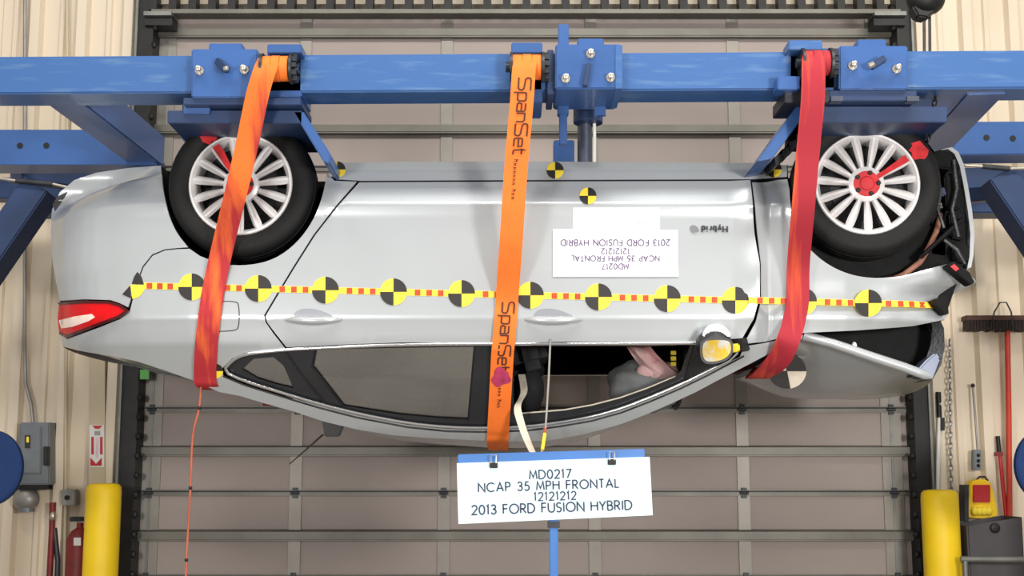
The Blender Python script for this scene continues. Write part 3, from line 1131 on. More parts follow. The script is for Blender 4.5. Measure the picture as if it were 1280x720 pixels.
# ---- wheels
def make_wheel():
    t = MB()
    prof = [(.226, -.085), (.236, -.096), (.262, -.110), (.292, -.112), (.314, -.102), (.325, -.088), (.329, -.070), (.330, -.055), (.323, -.053), (.323, -.045),
            (.331, -.043), (.332, -.004), (.325, -.003), (.325, .006), (.332, .007), (.331, .045), (.323, .047), (.323, .055), (.330, .057), (.326, .085),
            (.316, .100), (.290, .112), (.25, .105), (.226, .09)]
    t.lathe(prof, (0, 0, 0), (0, 1, 0), 64)
    tyre = t.build('wheel', 'rubber', CAR, smooth=35, local=True)
    r = MB()
    r.lathe([(.205, .08), (.205, -.07), (.214, -.086), (.222, -.100), (.230, -.100), (.234, -.094), (.228, -.08), (.226, .09), (.205, .08)], (0, 0, 0), (0, 1, 0), 56)
    r.build('rim', 'alloy', tyre, smooth=35, local=True)
    d = MB().lathe([(0.0, .0), (.15, .0), (.15, .012), (.206, .03), (.206, .045), (0, .045)], (0, 0, 0), (0, 1, 0), 40)
    d.build('brake_disc', 'wheel_dark', tyre, smooth=35, local=True)
    # one spoke, shared by all fifteen
    me = None
    for k in range(15):
        if me is None:
            v = []
            for rad, hw, yf, th in ((.045, .010, -.076, .03), (.09, .0125, -.086, .03), (.13, .0165, -.092, .028), (.17, .019, -.094, .026), (.20, .019, -.092, .024), (.216, .014, -.088, .022)):
                v += [Vector((-hw, yf + .008, rad)), Vector((-hw * .5, yf - .003, rad)), Vector((0, yf + .004, rad)), Vector((hw * .5, yf - .003, rad)), Vector((hw, yf + .008, rad)),
                      Vector((hw * .8, yf + th, rad)), Vector((-hw * .8, yf + th, rad))]
            f = []
            for i in range(5):
                for j in range(7):
                    f.append((i * 7 + j, i * 7 + (j + 1) % 7, i * 7 + 7 + (j + 1) % 7, i * 7 + 7 + j))
            f += [tuple(range(6, -1, -1)), tuple(35 + j for j in range(7))]
            s = MB().add(v, f).build('spoke', 'alloy', tyre, smooth=35, local=True)
            me = s.data
        else:
            s = bpy.data.objects.new('spoke', me)
            COL.objects.link(s)
            s.parent = tyre
        s.rotation_euler = (0, 2 * math.pi * (k + .5) / 15, 0)
    h = MB().lathe([(.082, -.06), (.080, -.082), (.066, -.090), (.034, -.092), (.030, -.098), (0.0, -.099)], (0, 0, 0), (0, 1, 0), 32)
    hb = h.build('hub', 'alloy', tyre, smooth=35, local=True)
    MB().lathe([(.060, -.088), (.058, -.0945), (.034, -.0955), (.028, -.101), (0.0, -.102)], (0, 0, 0), (0, 1, 0), 32).build('hub_paint', 'red_paint', tyre, smooth=35, local=True)
    me = None
    for k in range(5):
        a = 2 * math.pi * k / 5 + .3
        if me is None:
            n = MB().lathe([(.011, -.06), (.011, -.098), (.006, -.101), (0, -.101)], (0, 0, 0), (0, 1, 0), 6).build('lug_nut', 'wheel_dark', tyre, local=True)
            me = n.data
        else:
            n = bpy.data.objects.new('lug_nut', me)
            COL.objects.link(n)
            n.parent = tyre
        n.location = (.050 * math.sin(a), -.004, .050 * math.cos(a))
    return tyre


def paint_mark(wheel, ang, w0=.03):
    """red paint streak that runs from hub over a spoke onto the tyre"""
    ca, sa = math.sin(ang), math.cos(ang)
    side = Vector((sa, 0, -ca))
    d = Vector((ca, 0, sa))
    for nm, tab in (('paint_streak', [(.06, .010, -.0935), (.11, .014, -.0945), (.17, .018, -.0995), (.212, .018, -.0985)]),
                    ('paint_blot', [(.236, .022, -.100), (.25, .04, -.108), (.27, .048, -.1145), (.292, .044, -.1155), (.312, .03, -.106)])):
        V = []
        for r, hw, y in tab:
            for k in (-1, -.33, .33, 1):
                V.append(d * (r + (random.uniform(-.01, .01) if nm == 'paint_blot' else 0)) + side * (hw * k * random.uniform(.75, 1.15)) + Vector((0, y - .0015, 0)))
        n = len(V)
        V += [p + Vector((0, .004, 0)) for p in V]
        Fs = []
        for i in range(len(tab) - 1):
            for k in range(3):
                a = i * 4 + k
                Fs += [(a, a + 1, a + 5, a + 4), (n + a, n + a + 4, n + a + 5, n + a + 1)]
        MB().add(V, Fs).build(nm, 'red_chalk', wheel, local=True, smooth=60)


w0 = make_wheel()
wf = copy_tree(w0, CAR)
wr1 = copy_tree(w0, CAR)
wr2 = copy_tree(w0, CAR)
paint_mark(w0, math.radians(-33))
paint_mark(wf, math.radians(58))


def place_wheel(o, px, py, Y, yaw=0, far=False, cam_=0):
    p = P(px, py, Y)
    o.location = p - CAR.location
    o.rotation_euler = (0, 0, yaw + (math.pi if far else 0))
    if far:
        o.location.y = -(Y - YC)


place_wheel(w0, 306, 236, Y0 + .135)
place_wheel(wf, 1079, 235, Y0 + .12, math.radians(-5))
place_wheel(wr1, 306, 236, Y0 + .135, 0, True)
place_wheel(wr2, 1079, 235, Y0 + .12, math.radians(-5), True)

# ---- checkered targets and the tape along the body
def roundel(cx, cy, r, span_=(0, 360), rot=0, mirror=False, off=-.003, clip=None):
    n = 28
    disc = [(cx + r * math.cos(2 * math.pi * i / n), cy + r * math.sin(2 * math.pi * i / n)) for i in range(n)]
    if clip:
        disc = [(max(clip[0], min(clip[1], x)), y) for x, y in disc]
    o = panel('target_disc', disc, 'marker_yellow', off=off, thick=.002, step=7, estep=5, mirror=False)
    for a0 in (-90, 90):
        q = [(cx, cy)] + [(cx + r * 1.0 * math.cos(math.radians(a0 + rot + 9 * i)), cy + r * math.sin(math.radians(a0 + rot + 9 * i))) for i in range(11)]
        if clip:
            q = [(max(clip[0], min(clip[1], x)), y) for x, y in q]
        panel('black_quadrant', q, 'marker_black', o, off=off - .002, thick=.003, step=7, estep=4, mirror=False)
    return o


TY = lambda x: 357 + (x - 170) * .0247
centers = [170, 240, 323, 407, 492, 577, 663, 748, 834, 919, 1003, 1084]
for c_ in centers:
    if c_ == 170:
        # the first target is torn: only part of it sticks to the bumper seam
        tdx = panel('target_disc', [(163, 356), (181, 356), (180, 364), (174, 371), (166, 374)], 'marker_yellow', off=-.003, thick=.002, step=7, estep=5, mirror=False)
        for q_ in ([(165, 355), (168, 346), (172, 340), (177, 346), (180, 356)], [(153, 368), (163, 357), (164, 373)]):
            panel('black_quadrant', q_, 'marker_black', tdx, off=-.004, thick=.002, step=7, estep=4, mirror=False)
    else:
        roundel(c_, TY(c_), 16.8, off=-.020 if c_ > 980 else -.003)
for a, b in zip(centers, centers[1:] + [1178]):
    xa_ = a + (10 if a == 170 else 16)
    xb_ = b - 16 if b != 1178 else 1172
    of = -.019 if a >= 919 else -.002
    tp = panel('marker_tape', [(xa_, TY(xa_) - 4), (xb_, TY(xb_) - 4), (xb_, TY(xb_) + 4), (xa_, TY(xa_) + 4)], 'marker_yellow', off=of, thick=.0015, step=8, estep=5,
               mirror=False, warp=crumple if a >= 1003 else None)
    xs_ = [a + 30 + 14.5 * k for k in range(3)] if a != 170 else [187, 200, 213]
    if a == 1084:
        xs_ = [1109, 1124, 1138, 1152, 1166]
    for x in xs_:
        panel('tape_dash', [(x - 3.5, TY(x) - 3.6), (x + 3.5, TY(x) - 3.6), (x + 3.5, TY(x) + 3.6), (x - 3.5, TY(x) + 3.6)], 'marker_red', tp, off=of - .0015, thick=.002,
              step=8, estep=4, mirror=False, warp=crumple if a >= 1003 else None)
for x, y, r in ((422, 212, 10), (694, 213, 10.5), (967, 212, 10), (735, 245, 10.5)):
    roundel(x, y, r)
roundel(270, 464, 9)

# ---- paper labels on the front door, lettering upside down with the car
lab2 = panel('paper_label', [(716, 260), (824, 260), (825, 292), (716, 292)], 'paper', off=-.004, thick=.002, mirror=False)
lab = panel('paper_label', [(691, 287), (847, 288), (848, 346), (691, 346)], 'paper', off=-.007, thick=.002, mirror=False)


def label_map(cx, cy, off):
    sc = 283.0

    def f(x, y, o):
        u, v = solve(cx - x * sc, cy + y * sc)
        return at(u, v, off - o)
    return f


for s, cy, hgt in (('2013 FORD FUSION HYBRID', 300, .0262), ('12121212', 311, .0236), ('NCAP 35 MPH FRONTAL', 320, .0236), ('MD0217', 330, .0236)):
    text_geo(list(s), hgt, .16, label_map(769, cy - 0, -.009), gap=.26).build('lettering', 'ink', lab)['kind'] = 'stuff'
MB().add([on_body(*p, -.008) for p in ((796, 277), (815, 277), (815, 280), (796, 280))], [(0, 1, 2, 3)]).build('faint_print', 'faint_ink', lab2)
# hybrid emblem, upside down
em = text_geo(['h', 'y', 'b', 'r', 'i', 'd'], .026, .2, label_map(893, 283, -.006), gap=.34, thick=.004).build('hybrid_emblem', 'steel_dark', CAR)
leaf = [(862, 284), (866, 281), (872, 284), (874, 290), (868, 292), (863, 289)]
panel('emblem_leaf', smooth_loop(leaf, 1), 'chrome', em, off=-.008, thick=.006, step=5, estep=3, mirror=False)

# ---- crushed front end
# hood, tented upward and torn from its latch
A_ = resample([(1003, 421), (1040, 431), (1090, 448), (1130, 461), (1165, 474)], 10, False)
nA = len(A_)
Bq = resample([(930, 474), (985, 492), (1040, 500), (1085, 500), (1130, 491)], 10, False)
V, Fs = [], []
NB = 17
for i in range(nA):
    t = i / (nA - 1)
    a = P(*A_[i], Y0 + .07 + .05 * t)
    kq = t * (len(Bq) - 1)
    i0_ = min(int(kq), len(Bq) - 2)
    fr = kq - i0_
    bp = (Bq[i0_][0] * (1 - fr) + Bq[i0_ + 1][0] * fr, Bq[i0_][1] * (1 - fr) + Bq[i0_ + 1][1] * fr)
    mid = P(*bp, YC)
    mirr = Vector((a.x, 2 * YC - a.y, a.z))
    for j in range(NB):
        s = j / (NB - 1)
        k = 1 - abs(2 * s - 1) ** 2.0
        p = a.lerp(mirr, s)
        q = a.lerp(mirr, s)
        p = Vector((a.x + (mid.x - a.x) * k, q.y, a.z + (mid.z - a.z) * k))
        p.z += .012 * math.sin(9 * t + 3 * s) * k
        V.append(p)
n = len(V)
V2 = [p + Vector((0, .004, .022)) for p in V]
for i in range(nA - 1):
    for j in range(NB - 1):
        a, b, c, d = i * NB + j, i * NB + j + 1, (i + 1) * NB + j + 1, (i + 1) * NB + j
        Fs += [(a, b, c, d), (a + n, d + n, c + n, b + n)]
rim = [j for j in range(NB)] + [i * NB + NB - 1 for i in range(1, nA)] + [(nA - 1) * NB + j for j in range(NB - 2, -1, -1)] + [i * NB for i in range(nA - 2, 0, -1)]
for k in range(len(rim)):
    a, b = rim[k], rim[(k + 1) % len(rim)]
    Fs.append((a, a + n, b + n, b))
hood = MB().add(V + V2, Fs).build('hood', 'crumpled_paint', CAR, smooth=40)
# rolled near edge of the hood
q = [P(x, y - 2, Y0 + .065 + .05 * i / (nA - 1)) for i, (x, y) in enumerate(A_)]
MB().tube(q, [.026] + [.022] * (nA - 2) + [.008], 10).build('hood_lip', 'crumpled_paint', hood, smooth=60)

# target disc on the hood skin
def hood_pt(px, py, Y, d=0):
    return P(px, py, Y)


hc = P(985, 462, Y0 + .34)
V = []
dn = 28
for k in range(dn):
    a = 2 * math.pi * k / dn
    V.append(P(984 + 24 * math.cos(a), 464 + 22 * math.sin(a), Y0 + .30 + .03 * math.sin(a)))
td = MB().prism(V, (0, .006, .003)).build('target_disc', 'webbing_beige', hood)
for a0 in (-100, 80):
    V = [P(984, 464, Y0 + .293)]
    for i in range(11):
        a = math.radians(a0 + i * 10)
        V.append(P(984 + 24 * math.cos(a), 464 + 22 * math.sin(a), Y0 + .293 + .03 * math.sin(a)))
    MB().prism(V, (0, .004, .002)).build('black_quadrant', 'marker_black', td)

# engine bay shell, radiator support and loose pieces
bay = MB().prism([P(x, y, Y0 + .3) for x, y in ((1004, 412), (1140, 404), (1176, 396), (1180, 440), (1164, 470), (1090, 446), (1010, 420))], (0, 1.2, 0))
bay.build('engine_bay', 'engine_black', CAR)
MB().prism([P(x, y, Y0 + .2) for x, y in ((1000, 215), (1180, 200), (1205, 240), (1208, 320), (1180, 400), (1010, 412))], (0, 1.45, 0)).build('engine_block', 'engine_black', CAR)
# thin bent bumper skin seen edge on
sk = [(1180, 186), (1190, 184), (1198, 190), (1205, 206), (1210, 232), (1215, 262), (1218, 290), (1217, 318), (1214, 334)]
sk = resample(sk, 8, False)
pts = [P(x, y, Y0 + .18) for x, y in sk]
inn = [P(x - 5, y + 2, Y0 + .18) for x, y in sk]
n = len(pts)
far_ = [Vector((p.x + .06, 2 * YC - p.y, p.z)) for p in pts]
farn = [Vector((p.x + .06, 2 * YC - p.y, p.z)) for p in inn]
V = pts + inn + far_ + farn
Fs = []
for i in range(n - 1):
    Fs += [(i, i + 1, n + i + 1, n + i), (2 * n + i, 3 * n + i, 3 * n + i + 1, 2 * n + i + 1), (i, 2 * n + i, 2 * n + i + 1, i + 1), (n + i, n + i + 1, 3 * n + i + 1, 3 * n + i)]
Fs += [(0, n, 3 * n, 2 * n), (n - 1, 3 * n - 1, 4 * n - 1, 2 * n - 1)]
MB().add(V, Fs).build('bumper_skin', 'silver_paint', CAR, smooth=50)
# headlamp shell at the hood corner
hl = resample([(1174, 398), (1180, 410), (1181, 432), (1177, 455), (1166, 474)], 8, False)
pts = [P(x, y, Y0 + .12) for x, y in hl]
inn = [P(x - 12 - 14 * (i / len(hl)), y - 1, Y0 + .16) for i, (x, y) in enumerate(hl)]
back = [p + Vector((-.02, .5, .0)) for p in pts]
n = len(pts)
MB().add(pts + inn + back, [(i, i + 1, n + i + 1, n + i) for i in range(n - 1)] + [(i, 2 * n + i, 2 * n + i + 1, i + 1) for i in range(n - 1)]).build('headlamp_shell', 'engine_grey', CAR, smooth=60)
MB().prism([P(x, y, Y0 + .11) for x, y in ((1140, 470), (1158, 450), (1170, 440), (1176, 448), (1166, 474))], (0, .12, 0)).build('headlamp_lens', 'cylinder_grey', CAR, bevel=.008)
MB().prism([P(x, y, Y0 + .05) for x, y in ((1167, 374), (1184, 369), (1186, 392), (1181, 392))], (0, .1, 0)).build('fender_bracket', 'engine_black', CAR)
br = MB().prism([P(x, y, Y0 + .06) for x, y in ((1184, 331), (1192, 326), (1212, 340), (1219, 353), (1214, 356), (1200, 345))], (0, .08, 0)).build('bumper_bracket', 'engine_black', CAR, bevel=.004)
MB().prism([P(x, y, Y0 + .055) for x, y in ((1188, 333), (1193, 330), (1199, 336), (1195, 339))], (0, .02, 0)).build('bracket_clip', 'safety_red', br)
# torn liner, hoses and blocks between wheel and bumper skin
for k, (x0, y0, x1, y1, dd, nm, mm) in enumerate([
        (1165, 186, 1192, 212, .10, 'crash_box', 'engine_black'), (1180, 215, 1202, 262, .13, 'radiator_end', 'engine_black'),
        (1186, 262, 1206, 300, .16, 'grille_piece', 'engine_black'), (1160, 285, 1185, 322, .20, 'pump_housing', 'engine_black'),
        (1190, 302, 1212, 328, .14, 'duct_piece', 'engine_black'), (1168, 250, 1180, 262, .12, 'sensor_block', 'engine_grey'),
        (1172, 232, 1184, 246, .12, 'connector', 'rig_navy')]):
    MB().prism([P(x0, y0 + 4, Y0 + dd), P((x0 + x1) / 2, y0, Y0 + dd), P(x1, y0 + 6, Y0 + dd), P(x1 - 2, y1, Y0 + dd), P(x0 + 3, y1 - 3, Y0 + dd)], (.01, .18, 0)).build(nm, mm, CAR, bevel=.008)
MB().tube([P(1108, 352, Y0 + .2), P(1130, 343, Y0 + .13), P(1150, 328, Y0 + .13), P(1162, 308, Y0 + .14), P(1170, 290, Y0 + .15), P(1176, 268, Y0 + .2)], .013, 10).build('coolant_hose', 'hose_brown', CAR, smooth=60)
MB().tube([P(1150, 322, Y0 + .10), P(1170, 304, Y0 + .08), P(1188, 288, Y0 + .09), P(1204, 274, Y0 + .12)], .011, 8).build('brace_rod', 'engine_black', CAR, smooth=60)
for (pts_) in ([(1170, 210), (1176, 240), (1172, 262), (1180, 285)], [(1192, 200), (1196, 236), (1190, 262), (1198, 296)], [(1160, 200), (1168, 226), (1160, 252)], [(1180, 300), (1196, 312), (1206, 330)]):
    MB().tube([P(x, y, Y0 + .09) for x, y in resample(pts_, 8, False)], .008, 8).build('wiring_hose', 'engine_grey', CAR, smooth=60)
# wheel liner seen as a second dark ring behind the front tyre
lin_ = []
for k in range(19):
    a = math.radians(-70 + 160 * k / 18)
    lin_.append((1092 + 92 * math.cos(a), 246 + 100 * math.sin(a)))
near = [P(x, y, Y0 + .16) for x, y in lin_]
far_ = [p + Vector((.0, .28, 0)) for p in near]
n = len(near)
MB().add(near + far_, [(i, i + 1, n + i + 1, n + i) for i in range(n - 1)]).build('wheel_liner', 'rubber', CAR, smooth=60)
MB().ball(P(1068, 433, Y0 + .1), (.012, .012, .022), 8, 6).build('hood_prop_clip', 'white_plastic', CAR)

# ================================================================== THE RIG
YB = 5.36
RIG = empty('rollover_rig', (0, YC, 2.4), 'blue steel rollover rig with long beams, clamps and wheel trays above the car', 'test rig')
mb = MB().prism_px([(-90, 71), (1370, 62), (1370, 110), (-90, 118)], YB, .19)
mb.build('main_beam', 'rig_blue_worn', RIG, bevel=.008)
far_beam = MB().prism([Vector((x, 2 * YC - YB - .1, z_)) for x, z_ in ((-2.5, 3.04), (-1.95, 3.04), (-1.95, 3.21), (-2.5, 3.21))], (0, .19, 0))
zb0, zb1 = P(640, 114, YB).z, P(640, 66, YB).z
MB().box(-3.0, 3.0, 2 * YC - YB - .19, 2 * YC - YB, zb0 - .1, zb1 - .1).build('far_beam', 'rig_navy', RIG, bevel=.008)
# stub beams on the roll axis with bolt holes
YS = 6.62
for sg in (-1, 1):
    if sg < 0:
        pp = [(-120, 162), (150, 162), (196, 205), (196, 206), (-120, 206)]
        holes = [(25, 182), (58, 182)]
    else:
        pp = [(1188, 152), (1400, 151), (1400, 192), (1190, 194)]
        holes = [(1233, 172), (1266, 173)]
    st = MB().prism_px(pp, YS, .2).build('stub_beam', 'rig_blue', RIG, bevel=.006)
    for hx, hy in holes:
        c = P(hx, hy, YS - .001)
        MB().lathe([(0, -.003), (.016, -.003), (.016, .004), (0, .004)], c, (0, 1, 0), 16).build('bolt_hole', 'track_black', st)
# plan braces between the main beam and the stub beams
zt, zb = P(640, 128, YB + .19).z, 0


def brace(xa0, ya0, xb0, yb0, Ya, Yb_, wdt, hgt, nm='plan_brace', m='rig_blue'):
    a, b = P(xa0, ya0, Ya), P(xb0, yb0, Yb_)
    return MB().bar(a, b, wdt, hgt).build(nm, m, RIG, bevel=.006)


for xa0, xb0, yy in ((66, 186, 190), (1232, 1148, 186)):
    MB().bar(Vector((P(xa0, 100, YB + .06).x, YB + .06, 3.118)), Vector((P(xb0, yy, YS + .1).x, YS + .1, 3.108)), .17, .165).build('plan_brace', 'rig_blue', RIG, bevel=.006)
# far braces, dark below the stub beams
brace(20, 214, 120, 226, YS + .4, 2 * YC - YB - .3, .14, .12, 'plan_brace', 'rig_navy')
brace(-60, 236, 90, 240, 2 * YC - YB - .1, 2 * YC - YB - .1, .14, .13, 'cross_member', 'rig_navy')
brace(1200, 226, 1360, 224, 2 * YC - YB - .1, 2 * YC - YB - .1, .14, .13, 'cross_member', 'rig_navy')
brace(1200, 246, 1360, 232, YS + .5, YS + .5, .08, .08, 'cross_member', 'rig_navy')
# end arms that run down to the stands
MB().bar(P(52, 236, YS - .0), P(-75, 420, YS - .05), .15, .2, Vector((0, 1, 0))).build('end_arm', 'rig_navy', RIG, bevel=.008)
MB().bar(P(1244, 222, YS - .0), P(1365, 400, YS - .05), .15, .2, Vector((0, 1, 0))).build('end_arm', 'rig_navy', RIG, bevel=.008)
# safety rods with turnbuckles
for pts_ in ([(-20, 220), (20, 226), (66, 230), (92, 236)], [(1206, 207), (1228, 208), (1262, 211), (1300, 210)]):
    q = [P(x, y, YS - .12) for x, y in pts_]
    tb = MB().tube(q, .008, 8).build('tie_rod', 'steel_bolt', RIG, smooth=60)
    MB().tube([q[1], q[2]], .014, 8).build('turnbuckle', 'steel_dark', tb, smooth=60)


def bolt(px, py, Y, parent, r=.012, l=.045, m='steel_bolt'):
    c = P(px, py, Y)
    b = MB().lathe([(r * 1.6, 0), (r * 1.6, -.012), (r, -.012), (r, -l), (r * .6, -l - .003), (0, -l - .003)], c, (0, 1, 0), 10)
    return b.build('bolt', m, parent, smooth=40)


def spool(x0, x1, yc, parent, strapm):
    a, b = P(x0, yc, YB - .06), P(x1, yc, YB - .06)
    mb = MB().tube([a - Vector((.012, 0, 0)), a], .066, 18)
    mb.tube([b, b + Vector((.012, 0, 0))], .066, 18)
    mb.tube([a - Vector((.03, 0, 0)), b + Vector((.035, 0, 0))], .022, 12)
    for k in range(10):
        an = 2 * math.pi * k / 10
        c = b + Vector((.02, math.cos(an) * .05, math.sin(an) * .05))
        mb.box(c.x - .012, c.x + .012, c.y - .01, c.y + .01, c.z - .01, c.z + .01)
    s = mb.build('ratchet_spool', 'steel_dark', parent, smooth=40)
    return s


# left clamp
cl = boxpx(239, 322, 61, 122, YB - .05, .3).build('clamp_block', 'rig_blue', RIG, bevel=.006)
boxpx(261, 303, 54, 64, YB - .0, .2).build('clamp_tab', 'rig_blue', cl, bevel=.004)
boxpx(229, 376, 122, 131, YB - .03, .3).build('clamp_plate', 'rig_navy', cl, bevel=.003)
boxpx(229, 262, 127, 142, YB + .02, .2).build('clamp_foot', 'rig_blue', cl, bevel=.003)
for x, y in ((250, 89), (306, 88)):
    bolt(x, y, YB - .05, cl)
MB().bar(P(272, 76, YB - .06), P(284, 88, YB - .10), .03, .03).build('clamp_handle', 'rig_navy', cl, bevel=.004)
MB().tube([P(282, 84, YB - .11), P(283, 88, YB - .11)], .013, 8).build('handle_knob', 'steel_bolt', cl)
sh = boxpx(334, 377, 55, 121, YB - .0, .26).build('spool_housing', 'rig_blue', RIG, bevel=.005)
boxpx(334, 377, 55, 66, YB - .09, .12).build('housing_cap', 'rig_blue', sh, bevel=.004)
spool(330, 363, 86, sh, None)
# centre clamp
cl = boxpx(694, 776, 55, 111, YB - .06, .32).build('clamp_block', 'rig_blue', RIG, bevel=.006)
boxpx(722, 755, 48, 58, YB + .02, .15).build('clamp_tab', 'rig_blue', cl, bevel=.004)
boxpx(769, 778, 56, 111, YB - .065, .3).build('clamp_edge', 'rig_blue_worn', cl, bevel=.002)
boxpx(698, 711, 30, 60, YB + .0, .05).build('clamp_post', 'rig_blue', cl, bevel=.003)
boxpx(697, 711, 122, 142, YB + .2, .06).build('post_sleeve', 'rig_blue', cl, bevel=.003)
boxpx(699, 709, 138, 180, YB + .21, .04).build('post_lower', 'rig_blue', cl, bevel=.003)
boxpx(692, 718, 175, 204, Y0 + .2, .10).build('post_shoe', 'rig_blue', cl, bevel=.004)
for x, y in ((707, 99), (763, 98), (738, 68)):
    bolt(x, y, YB - .06, cl)
MB().bar(P(736, 80, YB - .08), P(731, 108, YB - .08), .022, .03, Vector((0, 1, 0))).build('clamp_handle', 'rig_navy', cl, bevel=.003)
c0, c1 = P(731, 118, Y0 + .2), P(731, 214, Y0 + .2)
MB().tube([c0, c1], .034, 20).build('jack_cylinder', 'cylinder_grey', cl, smooth=40)
MB().tube([P(735, 130, Y0 + .16), P(735, 154, Y0 + .16)], .068, 20).build('jack_collar', 'rig_navy', cl, smooth=40)
MB().bar(P(750, 118, YB + .22), P(750, 145, YB + .22), .02, .05).build('jack_lug', 'rig_blue', cl)
MB().tube([P(743, 150, Y0 + .17), P(743, 212, Y0 + .17)], .008, 8).build('jack_rod', 'white_plastic', cl, smooth=40)
sh = boxpx(639, 678, 53, 128, YB - .0, .26).build('spool_housing', 'rig_blue', RIG, bevel=.005)
boxpx(639, 678, 53, 66, YB - .09, .12).build('housing_cap', 'rig_blue', sh, bevel=.004)
boxpx(684, 692, 62, 118, YB - .02, .24).build('housing_plate', 'rig_navy', sh, bevel=.003)
spool(641, 677, 84, sh, None)
# right clamp
cl = boxpx(1049, 1135, 57, 112, YB - .05, .3).build('clamp_block', 'rig_blue', RIG, bevel=.006)
boxpx(1072, 1108, 49, 60, YB + .0, .2).build('clamp_tab', 'rig_blue', cl, bevel=.004)
boxpx(1036, 1146, 113, 126, YB - .03, .3).build('clamp_plate', 'rig_navy', cl, bevel=.003)
for x, y in ((1065, 83), (1120, 87)):
    bolt(x, y, YB - .05, cl)
MB().bar(P(1088, 84, YB - .1), P(1106, 73, YB - .1), .03, .03, Vector((0, 1, 0))).build('clamp_handle', 'rig_navy', cl, bevel=.004)
MB().tube([P(1086, 83, YB - .11), P(1092, 80, YB - .11)], .013, 8).build('handle_knob', 'steel_bolt', cl)
for x in (1045, 1140):
    boxpx(x - 6, x + 9, 120, 126, YB - .04, .05).build('plate_weld', 'cylinder_grey', cl)
sh = boxpx(987, 1044, 60, 112, YB - .0, .26).build('spool_housing', 'rig_blue', RIG, bevel=.005)
boxpx(986, 1028, 50, 62, YB - .09, .12).build('housing_cap', 'rig_blue_worn', sh, bevel=.004)
boxpx(972, 1000, 95, 112, YB - .08, .1).build('housing_block', 'rig_blue', sh, bevel=.004)
boxpx(981, 1036, 112, 128, YB - .03, .26).build('housing_plate', 'steel_dark', sh, bevel=.003)
spool(1004, 1036, 79, sh, None)

# wheel trays: flat plate and one steep wing towards the middle of the car
TYA = YB + .04
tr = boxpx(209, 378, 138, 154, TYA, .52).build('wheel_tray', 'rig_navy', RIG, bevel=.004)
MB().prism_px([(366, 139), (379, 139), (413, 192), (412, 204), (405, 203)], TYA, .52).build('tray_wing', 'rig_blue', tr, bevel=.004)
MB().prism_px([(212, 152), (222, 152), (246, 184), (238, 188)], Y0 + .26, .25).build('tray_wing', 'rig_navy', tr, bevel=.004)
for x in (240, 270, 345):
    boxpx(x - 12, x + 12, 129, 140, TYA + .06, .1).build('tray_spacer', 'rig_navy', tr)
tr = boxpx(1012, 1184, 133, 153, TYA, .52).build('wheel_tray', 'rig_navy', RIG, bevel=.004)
MB().prism_px([(996, 132), (1014, 132), (966, 198), (946, 202)], TYA, .52).build('tray_wing', 'rig_blue', tr, bevel=.004)
for k in range(5):
    x = 1004 - 9 * k
    MB().prism_px([(x, 160 + 9 * k), (x + 9, 156 + 9 * k), (x + 10, 164 + 9 * k), (x + 2, 170 + 9 * k)], TYA + .1, .3).build('tray_cleat', 'steel_dark', tr)
for x in (1060, 1100, 1150):
    boxpx(x - 14, x + 14, 124, 135, TYA + .06, .1).build('tray_spacer', 'rig_navy', tr)


# ================================================================== STRAPS
def catmull(pts, n=6):
    out = []
    for i in range(len(pts) - 1):
        p0, p1, p2, p3 = pts[max(i - 1, 0)], pts[i], pts[i + 1], pts[min(i + 2, len(pts) - 1)]
        for k in range(n):
            t = k / n
            out.append(.5 * ((2 * p1) + (p2 - p0) * t + (2 * p0 - 5 * p1 + 4 * p2 - p3) * t * t + (3 * p1 - p0 - 3 * p2 + p3) * t ** 3))
    out.append(pts[-1])
    return out


class Strap:
    def __init__(self, name, pts, width, m, label, twist=None):
        self.c = catmull([Vector(p) for p in pts])
        n = len(self.c)
        self.w = []
        for i, p in enumerate(self.c):
            wv = Vector((1, 0, 0))
            if twist:
                a = lerp_table(twist, i / (n - 1))
                wv = Vector((math.cos(a), 0, math.sin(a)))
            self.w.append(wv)
        self.s = [0]
        for a, b in zip(self.c, self.c[1:]):
            self.s.append(self.s[-1] + (b - a).length)
        V, Fs = [], []
        NW = 5
        self.nrm = []
        for i, p in enumerate(self.c):
            t = (self.c[min(i + 1, n - 1)] - self.c[max(i - 1, 0)]).normalized()
            nr = t.cross(self.w[i])
            if nr.length < 1e-5:
                nr = Vector((0, -1, 0))
            nr.normalize()
            if self.nrm and nr.dot(self.nrm[-1]) < 0:
                nr = -nr
            if not self.nrm and nr.y > 0:
                nr = -nr
            self.nrm.append(nr)
        for i, p in enumerate(self.c):
            for j in range(NW):
                k = (j / (NW - 1) - .5) * width
                V.append(p + self.w[i] * k + self.nrm[i] * .002)
        N = len(V)
        for i, p in enumerate(self.c):
            for j in range(NW):
                V.append(V[i * NW + j] - self.nrm[i] * .005)
        for i in range(n - 1):
            for j in range(NW - 1):
                a = i * NW + j
                Fs += [(a, a + 1, a + NW + 1, a + NW), (N + a, N + a + NW, N + a + NW + 1, N + a + 1)]
            for j in (0, NW - 1):
                a = i * NW + j
                Fs.append((a, a + NW, N + a + NW, N + a))
        self.o = MB().add(V, Fs).build(name, m, None, smooth=60, origin=self.c[0])
        tag(self.o, label, 'strap', 'wide lashing straps round the car')

    def pt(self, s, lat, out):
        i = 0
        while i < len(self.s) - 2 and self.s[i + 1] < s:
            i += 1
        t = (s - self.s[i]) / max(1e-6, self.s[i + 1] - self.s[i])
        p = self.c[i].lerp(self.c[i + 1], t)
        return p + self.w[i] * lat + self.nrm[i].lerp(self.nrm[i + 1], t) * (.0045 + out)

    def s_at_y(self, py):
        best = min(range(len(self.c)), key=lambda i: abs(proj(*self.c[i])[1] - py) if self.c[i].y < YC - .3 else 1e9)
        return self.s[best]


